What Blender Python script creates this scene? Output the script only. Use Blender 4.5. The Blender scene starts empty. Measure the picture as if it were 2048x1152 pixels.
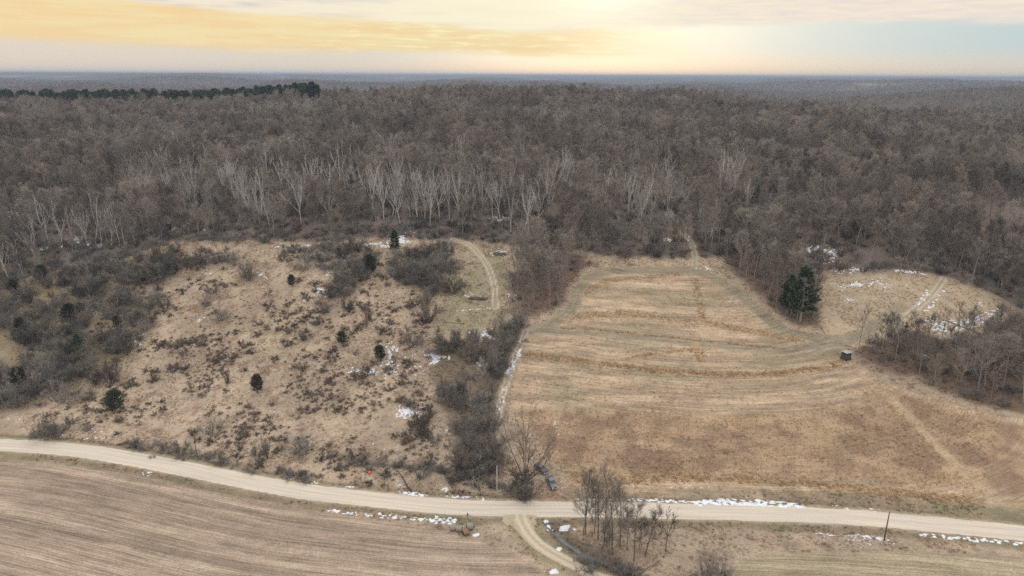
import bpy, math, random
import numpy as np
from mathutils import Matrix, Vector

SC = bpy.context.scene
COL = SC.collection
R = math.radians

# ------------------------------------------------------------------ camera
CAM_Z = 119.0
PITCH = 17.3
ROLL = 0.28
cam_data = bpy.data.cameras.new('camera')
cam_data.sensor_width = 36.0
cam_data.lens = 24.0
cam_data.clip_start = 1.0
cam_data.clip_end = 90000.0
cam = bpy.data.objects.new('camera', cam_data)
COL.objects.link(cam)
CAM_M = Matrix.Rotation(R(90 - PITCH), 3, 'X') @ Matrix.Rotation(R(ROLL), 3, 'Z')
cam.rotation_euler = CAM_M.to_euler()
cam.location = (0, 0, CAM_Z)
SC.camera = cam

# ------------------------------------------------------------------ world, sun, exposure
SUN_AZ, SUN_EL = 7.0, 11.6          # degrees to the right of the view, above the horizon
world = bpy.data.worlds.new('World')
SC.world = world
world.use_nodes = True


def build_world():
    nt = world.node_tree
    nt.nodes.clear()
    N, L = nt.nodes.new, nt.links.new

    def val(x):
        n = N('ShaderNodeValue'); n.outputs[0].default_value = x
        return n.outputs[0]

    def mth(op, a, b=None, c=None, clamp=False):
        n = N('ShaderNodeMath'); n.operation = op; n.use_clamp = clamp
        for i, s in enumerate((a, b, c)):
            if s is None:
                continue
            if isinstance(s, (int, float)):
                n.inputs[i].default_value = s
            else:
                L(s, n.inputs[i])
        return n.outputs[0]

    def step(v, lo, hi):
        n = N('ShaderNodeMapRange'); n.interpolation_type = 'SMOOTHSTEP'
        L(v, n.inputs[0])
        for i, s in ((1, lo), (2, hi)):
            if isinstance(s, (int, float)):
                n.inputs[i].default_value = s
            else:
                L(s, n.inputs[i])
        return n.outputs[0]

    def mix(f, a, b):
        n = N('ShaderNodeMix'); n.data_type = 'RGBA'
        if isinstance(f, (int, float)):
            n.inputs[0].default_value = f
        else:
            L(f, n.inputs[0])
        for i, s in ((6, a), (7, b)):
            if isinstance(s, tuple):
                n.inputs[i].default_value = (*s, 1)
            else:
                L(s, n.inputs[i])
        return n.outputs[2]

    tc = N('ShaderNodeTexCoord')
    sep = N('ShaderNodeSeparateXYZ')
    L(tc.outputs['Generated'], sep.inputs[0])
    x, y, z = sep.outputs
    el = mth('ARCSINE', z)                      # radians of elevation
    az = mth('ARCTAN2', x, y)                   # 0 straight ahead, + right
    # streaky noise, stretched along azimuth
    def streak(sx, sy, scale, detail, off):
        cmb = N('ShaderNodeCombineXYZ')
        L(mth('MULTIPLY', az, sx), cmb.inputs[0]); L(mth('MULTIPLY', el, sy), cmb.inputs[1])
        cmb.inputs[2].default_value = off
        nz = N('ShaderNodeTexNoise'); nz.inputs['Scale'].default_value = scale
        nz.inputs['Detail'].default_value = detail; nz.inputs['Roughness'].default_value = 0.62
        L(cmb.outputs[0], nz.inputs['Vector'])
        return nz.outputs[0]
    n1 = streak(1.0, 9.0, 3.0, 5, 0.0)
    n2 = streak(2.0, 26.0, 4.0, 6, 3.7)
    n3 = streak(6.0, 60.0, 4.0, 6, 7.7)
    warp = mth('MULTIPLY', mth('SUBTRACT', n1, 0.5), 0.030)
    warp2 = mth('MULTIPLY', mth('SUBTRACT', n2, 0.5), 0.010)
    e = mth('ADD', mth('ADD', el, warp), warp2)

    sky = N('ShaderNodeTexSky'); sky.sky_type = 'NISHITA'; sky.sun_disc = False
    sky.sun_elevation = R(SUN_EL); sky.sun_rotation = R(SUN_AZ)
    sky.air_density = 1.0; sky.dust_density = 2.0
    K = 10.0                                    # clouds are given for Background strength 0.1

    def k(c):
        return tuple(K * v for v in c)
    # clear air low over the horizon: cream at the horizon, pale blue above, bluer to the right
    clear = mix(step(el, 0.002, 0.042), k((0.73, 0.665, 0.58)), k((0.48, 0.63, 0.69)))
    clear = mix(0.10, clear, sky.outputs[0])
    cream = mix(step(az, -0.30, 0.12), k((0.80, 0.70, 0.58)), clear)
    base = mix(step(az, -0.5, 0.2), cream, clear)
    # golden bank of low stratus, thinning out to the right
    lo = mth('ADD', mth('MULTIPLY', az, -0.016), 0.020)
    hi = mth('ADD', mth('MULTIPLY', az, -0.055), 0.062)
    gold_m = mth('MULTIPLY', step(e, lo, mth('ADD', lo, 0.014)),
                 mth('SUBTRACT', 1.0, step(e, hi, mth('ADD', hi, 0.016))))
    gold_m = mth('MULTIPLY', gold_m, mth('SUBTRACT', 1.0, step(az, 0.0, 0.30)))
    gold = mix(step(n2, 0.35, 0.65), k((0.93, 0.68, 0.35)), k((0.93, 0.77, 0.43)))
    lit = mth('MULTIPLY', step(n3, 0.50, 0.68), mth('MULTIPLY', step(az, -0.45, -0.12), 0.8))
    gold = mix(lit, gold, k((1.02, 0.93, 0.58)))
    base = mix(mth('MULTIPLY', gold_m, 0.95), base, gold)
    # high veil of cirrus over everything above
    edge = mth('ADD', mth('MAXIMUM', mth('MULTIPLY', az, -0.05), mth('MULTIPLY', az, 0.008)), 0.053)
    veil_m = step(e, edge, mth('ADD', edge, 0.012))
    veil_c = mix(step(n2, 0.33, 0.55), k((0.70, 0.64, 0.62)), k((0.94, 0.83, 0.66)))
    veil_c = mix(mth('MULTIPLY', step(az, -0.42, 0.02), 0.85), veil_c, k((1.0, 0.92, 0.68)))
    veil_c = mix(step(az, -0.1, 0.45), veil_c, mix(step(n3, 0.35, 0.65), k((0.84, 0.75, 0.68)), k((0.94, 0.82, 0.68))))
    # overhead the veil turns into an even, bright grey-white
    veil_c = mix(step(el, 0.10, 0.55), veil_c, mix(step(n1, 0.3, 0.7), k((1.55, 1.60, 1.68)), k((1.85, 1.84, 1.80))))
    base = mix(veil_m, base, veil_c)
    # glow where the sun stands behind the veil
    vm = N('ShaderNodeVectorMath'); vm.operation = 'DOT_PRODUCT'
    L(tc.outputs['Generated'], vm.inputs[0])
    sd = (math.sin(R(SUN_AZ)) * math.cos(R(SUN_EL)), math.cos(R(SUN_AZ)) * math.cos(R(SUN_EL)), math.sin(R(SUN_EL)))
    vm.inputs[1].default_value = sd
    ang = mth('ARCCOSINE', mth('MINIMUM', vm.outputs['Value'], 0.999999))
    tex = mth('ADD', 0.55, mth('MULTIPLY', n3, 0.9))
    g1 = mth('MULTIPLY', mth('EXPONENT', mth('MULTIPLY', mth('MULTIPLY', ang, ang), -1 / (2 * 0.048 ** 2))), tex)
    g2 = mth('MULTIPLY', mth('EXPONENT', mth('MULTIPLY', ang, -1 / 0.075)), tex)
    gmask = mth('ADD', 0.04, mth('MULTIPLY', mth('MAXIMUM', veil_m, mth('MULTIPLY', gold_m, 0.6)), 0.96))
    add = N('ShaderNodeMix'); add.data_type = 'RGBA'; add.blend_type = 'ADD'
    add.inputs[0].default_value = 1.0
    gl = N('ShaderNodeMix'); gl.data_type = 'RGBA'; gl.blend_type = 'ADD'; gl.inputs[0].default_value = 1
    def scaled(c, f):
        v = N('ShaderNodeVectorMath'); v.operation = 'SCALE'
        v.inputs[0].default_value = k(c); L(f, v.inputs['Scale'])
        return v.outputs[0]
    L(scaled((2.3, 2.2, 1.7), mth('MULTIPLY', g1, gmask)), gl.inputs[6])
    L(scaled((0.24, 0.21, 0.07), mth('MULTIPLY', g2, gmask)), gl.inputs[7])
    L(base, add.inputs[6]); L(gl.outputs[2], add.inputs[7])
    bg = N('ShaderNodeBackground'); bg.inputs['Strength'].default_value = 0.1
    L(add.outputs[2], bg.inputs['Color'])
    out = N('ShaderNodeOutputWorld')
    L(bg.outputs[0], out.inputs['Surface'])


build_world()
sun_d = bpy.data.lights.new('sun', 'SUN')
sun_d.energy = 2.2
sun_d.angle = R(14)
sun_d.color = (1.0, 0.90, 0.74)
sun = bpy.data.objects.new('sun', sun_d)
COL.objects.link(sun)
_sv = Vector((math.sin(R(SUN_AZ)) * math.cos(R(SUN_EL)), math.cos(R(SUN_AZ)) * math.cos(R(SUN_EL)), math.sin(R(SUN_EL))))
sun.rotation_euler = _sv.to_track_quat('Z', 'Y').to_euler()
sun.location = (0, 0, 400)
SC.view_settings.view_transform = 'Standard'
SC.view_settings.look = 'None'
SC.view_settings.exposure = 0.0
SC.view_settings.gamma = 1.0
SC.view_settings.use_curve_mapping = False
SC.render.engine = 'CYCLES'
SC.cycles.max_bounces = 4
SC.cycles.diffuse_bounces = 2
SC.cycles.glossy_bounces = 2
SC.cycles.transmission_bounces = 2
SC.cycles.volume_bounces = 0
SC.cycles.transparent_max_bounces = 4
SC.cycles.use_denoising = False
SC.render.film_transparent = False

# ------------------------------------------------------------------ small maths
rng = np.random.default_rng(11)
random.seed(5)
_T = np.random.default_rng(3).random((256, 256))


def vnoise(x, y, s=0):
    x = np.asarray(x, float) + s * 17.31
    y = np.asarray(y, float) + s * 9.77
    ix = np.floor(x).astype(np.int64); iy = np.floor(y).astype(np.int64)
    fx = x - ix; fy = y - iy
    fx = fx * fx * (3 - 2 * fx); fy = fy * fy * (3 - 2 * fy)
    a = _T[ix & 255, iy & 255]; b = _T[(ix + 1) & 255, iy & 255]
    c = _T[ix & 255, (iy + 1) & 255]; d = _T[(ix + 1) & 255, (iy + 1) & 255]
    return (a * (1 - fx) + b * fx) * (1 - fy) + (c * (1 - fx) + d * fx) * fy


def fbm(x, y, o=4, s=0):
    t = 0.0; a = 0.5; f = 1.0; w = 0
    for i in range(o):
        t = t + a * vnoise(np.asarray(x) * f, np.asarray(y) * f, s + i * 3)
        w += a; a *= 0.5; f *= 2.03
    return t / w


def sstep(v, lo, hi):
    t = np.clip((v - lo) / (hi - lo), 0, 1)
    return t * t * (3 - 2 * t)


# ------------------------------------------------------------------ terrain height
CM = np.array(CAM_M)


def ray(px, py):
    """direction of the view ray through a point of a 2048 x 1152 picture"""
    f = 2048 * 24.0 / 36.0
    d = CM @ np.array([(px - 1024) / f, (576 - py) / f, -1.0])
    return d


def flat(px, py):
    d = ray(px, py)
    t = -CAM_Z / d[2]
    return d[0] * t, d[1] * t


ROAD_PX = [(-260, 884), (-120, 885), (0, 891), (100, 896), (200, 907), (347, 934), (480, 961), (600, 984), (700, 995), (774, 1003), (860, 1012),
           (947, 1018), (1121, 1019), (1373, 1024), (1550, 1029), (1665, 1033), (1775, 1041), (1900, 1053), (2030, 1066), (2180, 1084), (2400, 1112)]
ROAD0 = np.array([flat(*p) for p in ROAD_PX])
_ord = np.argsort(ROAD0[:, 0])
RX, RY = ROAD0[_ord, 0], ROAD0[_ord, 1]
PD = np.array([-500, 150, 172, 190, 205, 220, 250, 280, 305, 340, 380, 440, 520, 620, 740, 860, 950, 1050, 1200, 1400, 1800, 60000.])
PZ = np.array([0, 0, 0, 1.2, 3.5, 7.5, 16, 25, 33.5, 44, 52, 59, 63, 66, 68, 69, 67, 58, 40, 26, 22, 22.])
# smooth the profile once
_pd = np.concatenate([np.arange(100, 1800, 4.0), np.array([1900, 3000, 60000.])])
_pz = np.interp(_pd, PD, PZ)
_k = np.ones(9) / 9
_pz[4:-8] = np.convolve(_pz, _k, 'same')[4:-8]


def h0(x, y):
    x = np.asarray(x, float); y = np.asarray(y, float)
    shift = (np.interp(x, RX, RY) - 172.0) * (1 - sstep(y, 230, 420))
    s = y - shift
    z = np.interp(s, _pd, _pz)
    near = sstep(y, 200, 300)
    z = z + near * (fbm(x / 70, y / 70, 3, 2) - 0.5) * 9 * (1 - sstep(y, 1200, 1600))
    z = z + sstep(y, 330, 480) * (1 - sstep(y, 640, 840)) * (fbm(x / 130, y / 190, 3, 12) - 0.5) * 25
    # the ridge falls away to the right and stays high to the left
    lat = np.where(x > 0, sstep(x, 160, 620), 0)
    z = z - lat * sstep(y, 480, 800) * (1 - sstep(y, 1050, 1300)) * 14
    z = z + np.exp(-((x - 20) / 330) ** 2 - ((y - 900) / 190) ** 2) * 20
    # hill beyond to the right
    z = z + np.exp(-((x - 1250) / 520) ** 2 - ((y - 1650) / 420) ** 2) * 62
    z = z + np.exp(-((x - 620) / 260) ** 2 - ((y - 2300) / 320) ** 2) * 42
    # driftless ridges one behind another out to the horizon, valleys between
    z = np.atleast_1d(z)
    x1, y1 = np.broadcast_arrays(np.atleast_1d(x), np.atleast_1d(y))
    f = y1 > 1150
    if f.any():
        xf, yf, zf = x1[f], y1[f], z[f]
        for i, (D, top, var, wid) in enumerate(((2300, 34, 46, 260), (3300, 56, 58, 330), (4700, 66, 50, 480), (6400, 80, 52, 700), (8800, 92, 40, 1000), (12500, 104, 30, 1600), (18000, 110, 26, 2500))):
            m = np.abs(yf - D) < 0.17 * D + 2.2 * wid
            if not m.any():
                continue
            xm, ym = xf[m], yf[m]
            yc = D * (1 + 0.16 * (fbm(xm / (D * 0.30), xm * 0 + i * 7.3, 3, 40 + i) - 0.5) * 2)
            cr = top + var * 2.2 * (fbm(xm / (D * 0.17), xm * 0 + i * 3.1, 3, 50 + i) - 0.5) + sstep(-xm / ym, 0.1, 0.6) * D * 0.0028
            spur = 0.75 + 0.5 * fbm(xm / (wid * 0.8), ym / (wid * 1.6), 3, 60 + i)
            zf[m] = np.maximum(zf[m], 20 + (cr - 20) * np.exp(-(np.abs(ym - yc) / (wid * spur)) ** 2.4))
        z[f] = np.minimum(zf, 118 + 0.45 * np.maximum(zf - 118, 0))
    z = z.reshape(np.broadcast(x, y).shape)
    return z


_tt = np.concatenate([np.linspace(130, 500, 500), np.geomspace(501, 30000, 400)])


def pix(px, py):
    """ground point (x, y, z) seen at a point of the photograph"""
    d = ray(px, py); d = d / np.linalg.norm(d)
    X, Y, Z = d[0] * _tt, d[1] * _tt, CAM_Z + d[2] * _tt
    below = Z < h0(X, Y)
    i = int(np.argmax(below)) if below.any() else len(_tt) - 1
    lo, hi = _tt[max(i - 1, 0)], _tt[i]
    for _ in range(14):
        m = (lo + hi) / 2
        if CAM_Z + d[2] * m < h0(d[0] * m, d[1] * m):
            hi = m
        else:
            lo = m
    return np.array([d[0] * hi, d[1] * hi, CAM_Z + d[2] * hi])


def pxs(pts):
    return np.array([pix(*p)[:2] for p in pts])


def project(x, y, z):
    v = CM.T @ np.array([x, y, z - CAM_Z])
    f = 2048 * 24.0 / 36.0
    return 1024 + f * v[0] / -v[2], 576 - f * v[1] / -v[2], -v[2]


def chaikin(p, n=2):
    p = np.asarray(p, float)
    for _ in range(n):
        q = np.empty((2 * len(p), p.shape[1]))
        q[0] = p[0]; q[-1] = p[-1]
        q[1:-1:2] = 0.75 * p[:-1] + 0.25 * p[1:]
        q[2:-1:2] = 0.25 * p[:-1] + 0.75 * p[1:]
        p = q
    return p


def dist_line(x, y, line):
    """distance, signed side, and arc length of the nearest point of a polyline"""
    best = np.full(np.shape(x), 1e9); side = np.zeros(np.shape(x)); arc = np.zeros(np.shape(x))
    acc = 0.0
    for a, b in zip(line[:-1], line[1:]):
        d = b - a; L = math.hypot(*d)
        if L < 1e-6:
            continue
        t = np.clip(((x - a[0]) * d[0] + (y - a[1]) * d[1]) / L ** 2, 0, 1)
        qx = x - (a[0] + t * d[0]); qy = y - (a[1] + t * d[1])
        r = np.hypot(qx, qy)
        m = r < best
        best = np.where(m, r, best)
        side = np.where(m, np.sign(d[0] * qy - d[1] * qx), side)
        arc = np.where(m, acc + t * L, arc)
        acc += L
    return best, side, arc


def inside(x, y, poly):
    c = np.zeros(np.shape(x), bool)
    n = len(poly)
    for i in range(n):
        x1, y1 = poly[i]; x2, y2 = poly[(i + 1) % n]
        if y1 == y2:
            continue
        m = ((y1 > y) != (y2 > y)) & (x < (x2 - x1) * (y - y1) / (y2 - y1) + x1)
        c ^= m
    return c


def sdf(x, y, poly):
    """positive inside"""
    p = np.vstack([poly, poly[:1]])
    d, _, _ = dist_line(x, y, p)
    return np.where(inside(x, y, poly), d, -d)


# ------------------------------------------------------------------ layout on the ground
ROAD = chaikin(ROAD0, 2)
ROAD_HALF = 3.75
DRIVE = chaikin(pxs([(1038, 1022), (1042, 1038), (1050, 1058), (1064, 1076), (1083, 1094), (1121, 1116), (1190, 1150), (1270, 1188), (1400, 1240)]), 2)
STREAM = chaikin(pxs([(1112, 1056), (1122, 1072), (1148, 1090), (1172, 1104), (1198, 1114), (1232, 1127), (1262, 1150), (1300, 1180), (1380, 1230)]), 2)
CREEK = chaikin(pxs([(660, 905), (700, 915), (740, 926), (800, 930), (860, 935), (930, 945), (1000, 968), (1050, 992)]), 2)
STUBBLE_A = pxs([(-300, 908), (-120, 908), (0, 914), (100, 920), (200, 931), (347, 959), (480, 988), (600, 1011), (700, 1032), (800, 1046), (860, 1056), (905, 1070), (960, 1082),
                 (1010, 1100), (1060, 1126), (1090, 1152), (1130, 1200), (1130, 1290), (-300, 1290)])
STUBBLE_B = pxs([(1520, 1108), (1640, 1104), (1775, 1103), (1900, 1106), (2048, 1112), (2300, 1132), (2400, 1290), (1560, 1290), (1500, 1180), (1440, 1140)])
HAY = pxs([(1130, 1000), (1110, 940), (1075, 880), (1015, 830), (1022, 770), (1045, 700), (1062, 664), (1125, 632), (1142, 590), (1162, 555), (1205, 534), (1300, 532), (1400, 532),
           (1460, 558), (1520, 602), (1560, 645), (1600, 664), (1650, 672), (1690, 690), (1700, 720), (1760, 760), (1850, 790), (1960, 822), (2048, 836), (2250, 860), (2300, 1020),
           (2048, 1006), (1850, 996), (1700, 988), (1500, 982), (1300, 988), (1180, 996)])
WEEDS = pxs([(1040, 812), (1150, 815), (1300, 822), (1450, 830), (1600, 828), (1700, 812), (1740, 778), (1850, 800), (2048, 850), (2250, 880), (2250, 1000), (2048, 985), (1850, 972),
             (1700, 962), (1500, 950), (1300, 958), (1150, 962), (1080, 900)])
RCLEAR = pxs([(1636, 566), (1700, 552), (1780, 548), (1880, 558), (1960, 582), (2012, 614), (1960, 650), (1880, 662), (1800, 660), (1745, 690), (1700, 694), (1648, 668), (1648, 620)])
MCLEAR = pxs([(910, 505), (940, 484), (1000, 488), (1022, 520), (1015, 580), (1010, 610), (1030, 640), (1000, 664), (930, 668), (870, 668), (880, 630), (880, 580)])
MEADOW = pxs([(-300, 880), (-200, 700), (0, 640), (120, 600), (260, 575), (360, 500), (470, 496), (620, 494), (700, 492), (760, 490), (790, 530), (860, 620), (870, 690), (860, 760), (860, 840),
              (900, 900), (960, 960), (1040, 1000), (900, 998), (700, 978), (560, 955), (347, 912), (200, 890), (0, 874)])
EDGE_PX = [(-500, 640), (-200, 620), (0, 572), (120, 540), (250, 515), (350, 482), (500, 482), (650, 484), (760, 474), (880, 478), (1000, 484), (1050, 492), (1160, 502), (1220, 512), (1300, 514),
           (1385, 514), (1450, 512), (1500, 500), (1570, 496), (1640, 540), (1750, 541), (1880, 549), (1960, 572), (2020, 604), (2100, 640), (2300, 700), (2600, 720)]
EDGE = pxs(EDGE_PX)
EX, EY = EDGE[np.argsort(EDGE[:, 0])].T
GROVE_MID = pxs([(1040, 505), (1165, 505), (1180, 530), (1148, 555), (1130, 600), (1095, 622), (1040, 640), (1020, 610), (1030, 560)])
GROVE_PINE = pxs([(1440, 514), (1510, 498), (1575, 500), (1622, 560), (1638, 610), (1640, 655), (1600, 655), (1560, 634), (1520, 592), (1470, 548)])
THICKET_R = pxs([(1716, 716), (1712, 690), (1760, 672), (1830, 664), (1900, 676), (1980, 660), (2030, 630), (2120, 640), (2300, 720), (2300, 850), (2048, 824), (1960, 806), (1880, 778), (1830, 752), (1760, 742)])
RAVINE = pxs([(880, 680), (955, 690), (1030, 644), (1048, 660), (1018, 720), (1000, 770), (988, 850), (1010, 900), (1000, 950), (930, 950), (905, 880), (880, 800), (862, 740)])
LEFT_SCRUB = pxs([(-200, 560), (0, 575), (120, 545), (260, 520), (350, 498), (360, 540), (300, 572), (250, 590), (330, 600), (300, 650), (280, 700), (230, 740), (190, 760), (90, 800), (0, 830), (-200, 840)])
HEDGE_A = pxs([(560, 498), (700, 490), (760, 505), (752, 545), (700, 590), (660, 600), (665, 550), (600, 520)])
HEDGE_B = pxs([(785, 510), (900, 488), (915, 540), (890, 590), (860, 625), (835, 590), (775, 555)])
TRACKS = [chaikin(pxs(p), 2) for p in (
    [(1052, 660), (1030, 715), (1012, 765), (998, 820), (998, 870), (1020, 905)],
    [(905, 478), (940, 488), (965, 515), (982, 545), (991, 580), (991, 615)],
    [(1389, 534), (1390, 510), (1382, 480), (1362, 464), (1335, 456)],
    [(1888, 556), (1868, 588), (1832, 618), (1790, 646), (1745, 688)],
)]
LANES = [chaikin(pxs(p), 2) for p in (
    [(1052, 660), (1120, 642), (1148, 612), (1156, 578), (1182, 550), (1240, 540), (1390, 540)],
    [(1390, 540), (1450, 566), (1510, 612), (1560, 660), (1640, 680), (1720, 676), (1760, 640), (1800, 612)],
    [(1052, 660), (1200, 663), (1320, 676), (1440, 690), (1560, 700), (1640, 694), (1700, 680)],
)]
BERMS = [chaikin(pxs(p), 2) for p in (
    [(1045, 708), (1120, 716), (1220, 732), (1320, 743), (1450, 750), (1560, 749), (1640, 738), (1690, 722)],
    [(1120, 656), (1200, 660), (1300, 670), (1400, 681), (1500, 690), (1570, 697)],
    [(1150, 968), (1300, 958), (1450, 955), (1600, 965), (1750, 980), (1900, 998), (2048, 1010), (2200, 1025)],
    [(1250, 720), (1320, 705), (1400, 697), (1430, 700)],
    [(1130, 640), (1200, 628), (1260, 626), (1340, 640), (1420, 645), (1490, 660), (1600, 680)],
    [(1390, 560), (1398, 600), (1404, 640)],
    [(1395, 690), (1400, 720)],
    [(1160, 592), (1200, 566), (1260, 556), (1360, 548)],
)]
PALEPATH = chaikin(pxs([(1745, 768), (1800, 815), (1860, 875), (1930, 950)]), 1)


def relief(x, y):
    """ditches, stream bed, ravine and the small bank left unmown in the field"""
    x = np.asarray(x, float); y = np.asarray(y, float)
    z = np.zeros(np.broadcast(x, y).shape)
    near = (y < 420) & (np.abs(x) < 400)
    if not near.any():
        return z
    xn, yn = x[near], y[near]
    d, s, _ = dist_line(xn, yn, ROAD)
    q = -0.55 * np.exp(-((d - 6.8) / 1.4) ** 2)
    q *= np.clip(dist_line(xn, yn, DRIVE)[0] / 6 - 0.4, 0, 1)
    ds = dist_line(xn, yn, STREAM)[0]
    q -= 1.5 * np.exp(-(ds / 2.4) ** 2)
    dc = dist_line(xn, yn, CREEK)[0]
    q -= 0.7 * np.exp(-(dc / 1.8) ** 2)
    q += 0.35 * (fbm(xn / 9, yn / 9, 3, 4) - 0.5) * sstep(d, 5, 12)
    b = dist_line(xn, yn, BERMS[0])[0]
    q += 0.45 * np.exp(-(b / 1.3) ** 2)
    z[near] = q
    return z


def hgt(x, y):
    return h0(x, y) + relief(np.atleast_1d(x), np.atleast_1d(y)).reshape(np.shape(x))


def hz(x, y):
    return float(hgt(float(x), float(y)))


# ------------------------------------------------------------------ materials
MATS = {}


def principled(name):
    m = bpy.data.materials.new(name); m.use_nodes = True
    nt = m.node_tree
    b = nt.nodes['Principled BSDF']
    b.inputs['Roughness'].default_value = 0.9
    b.inputs['Specular IOR Level'].default_value = 0.15
    MATS[name] = m
    return m, nt, b


def plant_mat(name, col, var=0.25, tint=None, patch=0.0, instancer=False):
    """bark, twig or foliage colour that differs a little from plant to plant"""
    m, nt, b = principled(name)
    N, L = nt.nodes.new, nt.links.new
    oi = N('ShaderNodeObjectInfo')
    mr = N('ShaderNodeMapRange'); L(oi.outputs['Random'], mr.inputs[0])
    mr.inputs[3].default_value = 1 - var; mr.inputs[4].default_value = 1 + var
    src = None
    if instancer:
        at = N('ShaderNodeAttribute'); at.attribute_type = 'INSTANCER'; at.attribute_name = 'tint'
        src = at.outputs['Color']
    elif tint is not None:
        mx = N('ShaderNodeMix'); mx.data_type = 'RGBA'
        ml = N('ShaderNodeMath'); ml.operation = 'FRACT'
        mu = N('ShaderNodeMath'); mu.operation = 'MULTIPLY'; mu.inputs[1].default_value = 7.31
        L(oi.outputs['Random'], mu.inputs[0]); L(mu.outputs[0], ml.inputs[0]); L(ml.outputs[0], mx.inputs[0])
        mx.inputs[6].default_value = (*col, 1); mx.inputs[7].default_value = (*tint, 1)
        src = mx.outputs[2]
    v = N('ShaderNodeVectorMath'); v.operation = 'SCALE'
    if src is None:
        v.inputs[0].default_value = col
    else:
        L(src, v.inputs[0])
    L(mr.outputs[0], v.inputs['Scale'])
    outc = v.outputs[0]
    if patch:                                   # stands of paler and darker kinds of tree
        nz = N('ShaderNodeTexNoise'); nz.inputs['Scale'].default_value = 0.022; nz.inputs['Detail'].default_value = 4
        L(oi.outputs['Location'], nz.inputs['Vector'])
        m2 = N('ShaderNodeMapRange'); L(nz.outputs[0], m2.inputs[0])
        m2.inputs[1].default_value = 0.34; m2.inputs[2].default_value = 0.66; m2.inputs[3].default_value = 0.0; m2.inputs[4].default_value = 1.0
        mp_ = N('ShaderNodeMix'); mp_.data_type = 'RGBA'; mp_.blend_type = 'MULTIPLY'; mp_.inputs[0].default_value = 1.0
        ramp = N('ShaderNodeMix'); ramp.data_type = 'RGBA'; L(m2.outputs[0], ramp.inputs[0])
        ramp.inputs[6].default_value = (1 - patch, 1 - patch * 1.15, 1 - patch * 1.25, 1); ramp.inputs[7].default_value = (1 + patch, 1 + patch * 0.9, 1 + patch * 0.75, 1)
        L(outc, mp_.inputs[6]); L(ramp.outputs[2], mp_.inputs[7])
        outc = mp_.outputs[2]
    L(outc, b.inputs['Base Color'])
    b.inputs['Roughness'].default_value = 0.95
    b.inputs['Specular IOR Level'].default_value = 0.05
    return m


def solid(name, col, rough=0.7, spec=0.3, metal=0.0, noise=0.25, scale=3.0, bump=0.0, col2=None):
    m, nt, b = principled(name)
    N, L = nt.nodes.new, nt.links.new
    tc = N('ShaderNodeTexCoord')
    nz = N('ShaderNodeTexNoise'); nz.inputs['Scale'].default_value = scale; nz.inputs['Detail'].default_value = 5
    L(tc.outputs['Object'], nz.inputs['Vector'])
    mx = N('ShaderNodeMix'); mx.data_type = 'RGBA'
    L(nz.outputs[0], mx.inputs[0])
    c2 = col2 or tuple(c * (1 - noise) for c in col)
    c1 = tuple(min(1, c * (1 + noise)) for c in col)
    mx.inputs[6].default_value = (*c1, 1); mx.inputs[7].default_value = (*c2, 1)
    L(mx.outputs[2], b.inputs['Base Color'])
    b.inputs['Roughness'].default_value = rough
    b.inputs['Specular IOR Level'].default_value = spec
    b.inputs['Metallic'].default_value = metal
    if bump:
        bp = N('ShaderNodeBump'); bp.inputs['Strength'].default_value = bump; bp.inputs['Distance'].default_value = 0.05
        L(nz.outputs[0], bp.inputs['Height']); L(bp.outputs[0], b.inputs['Normal'])
    return m


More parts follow.
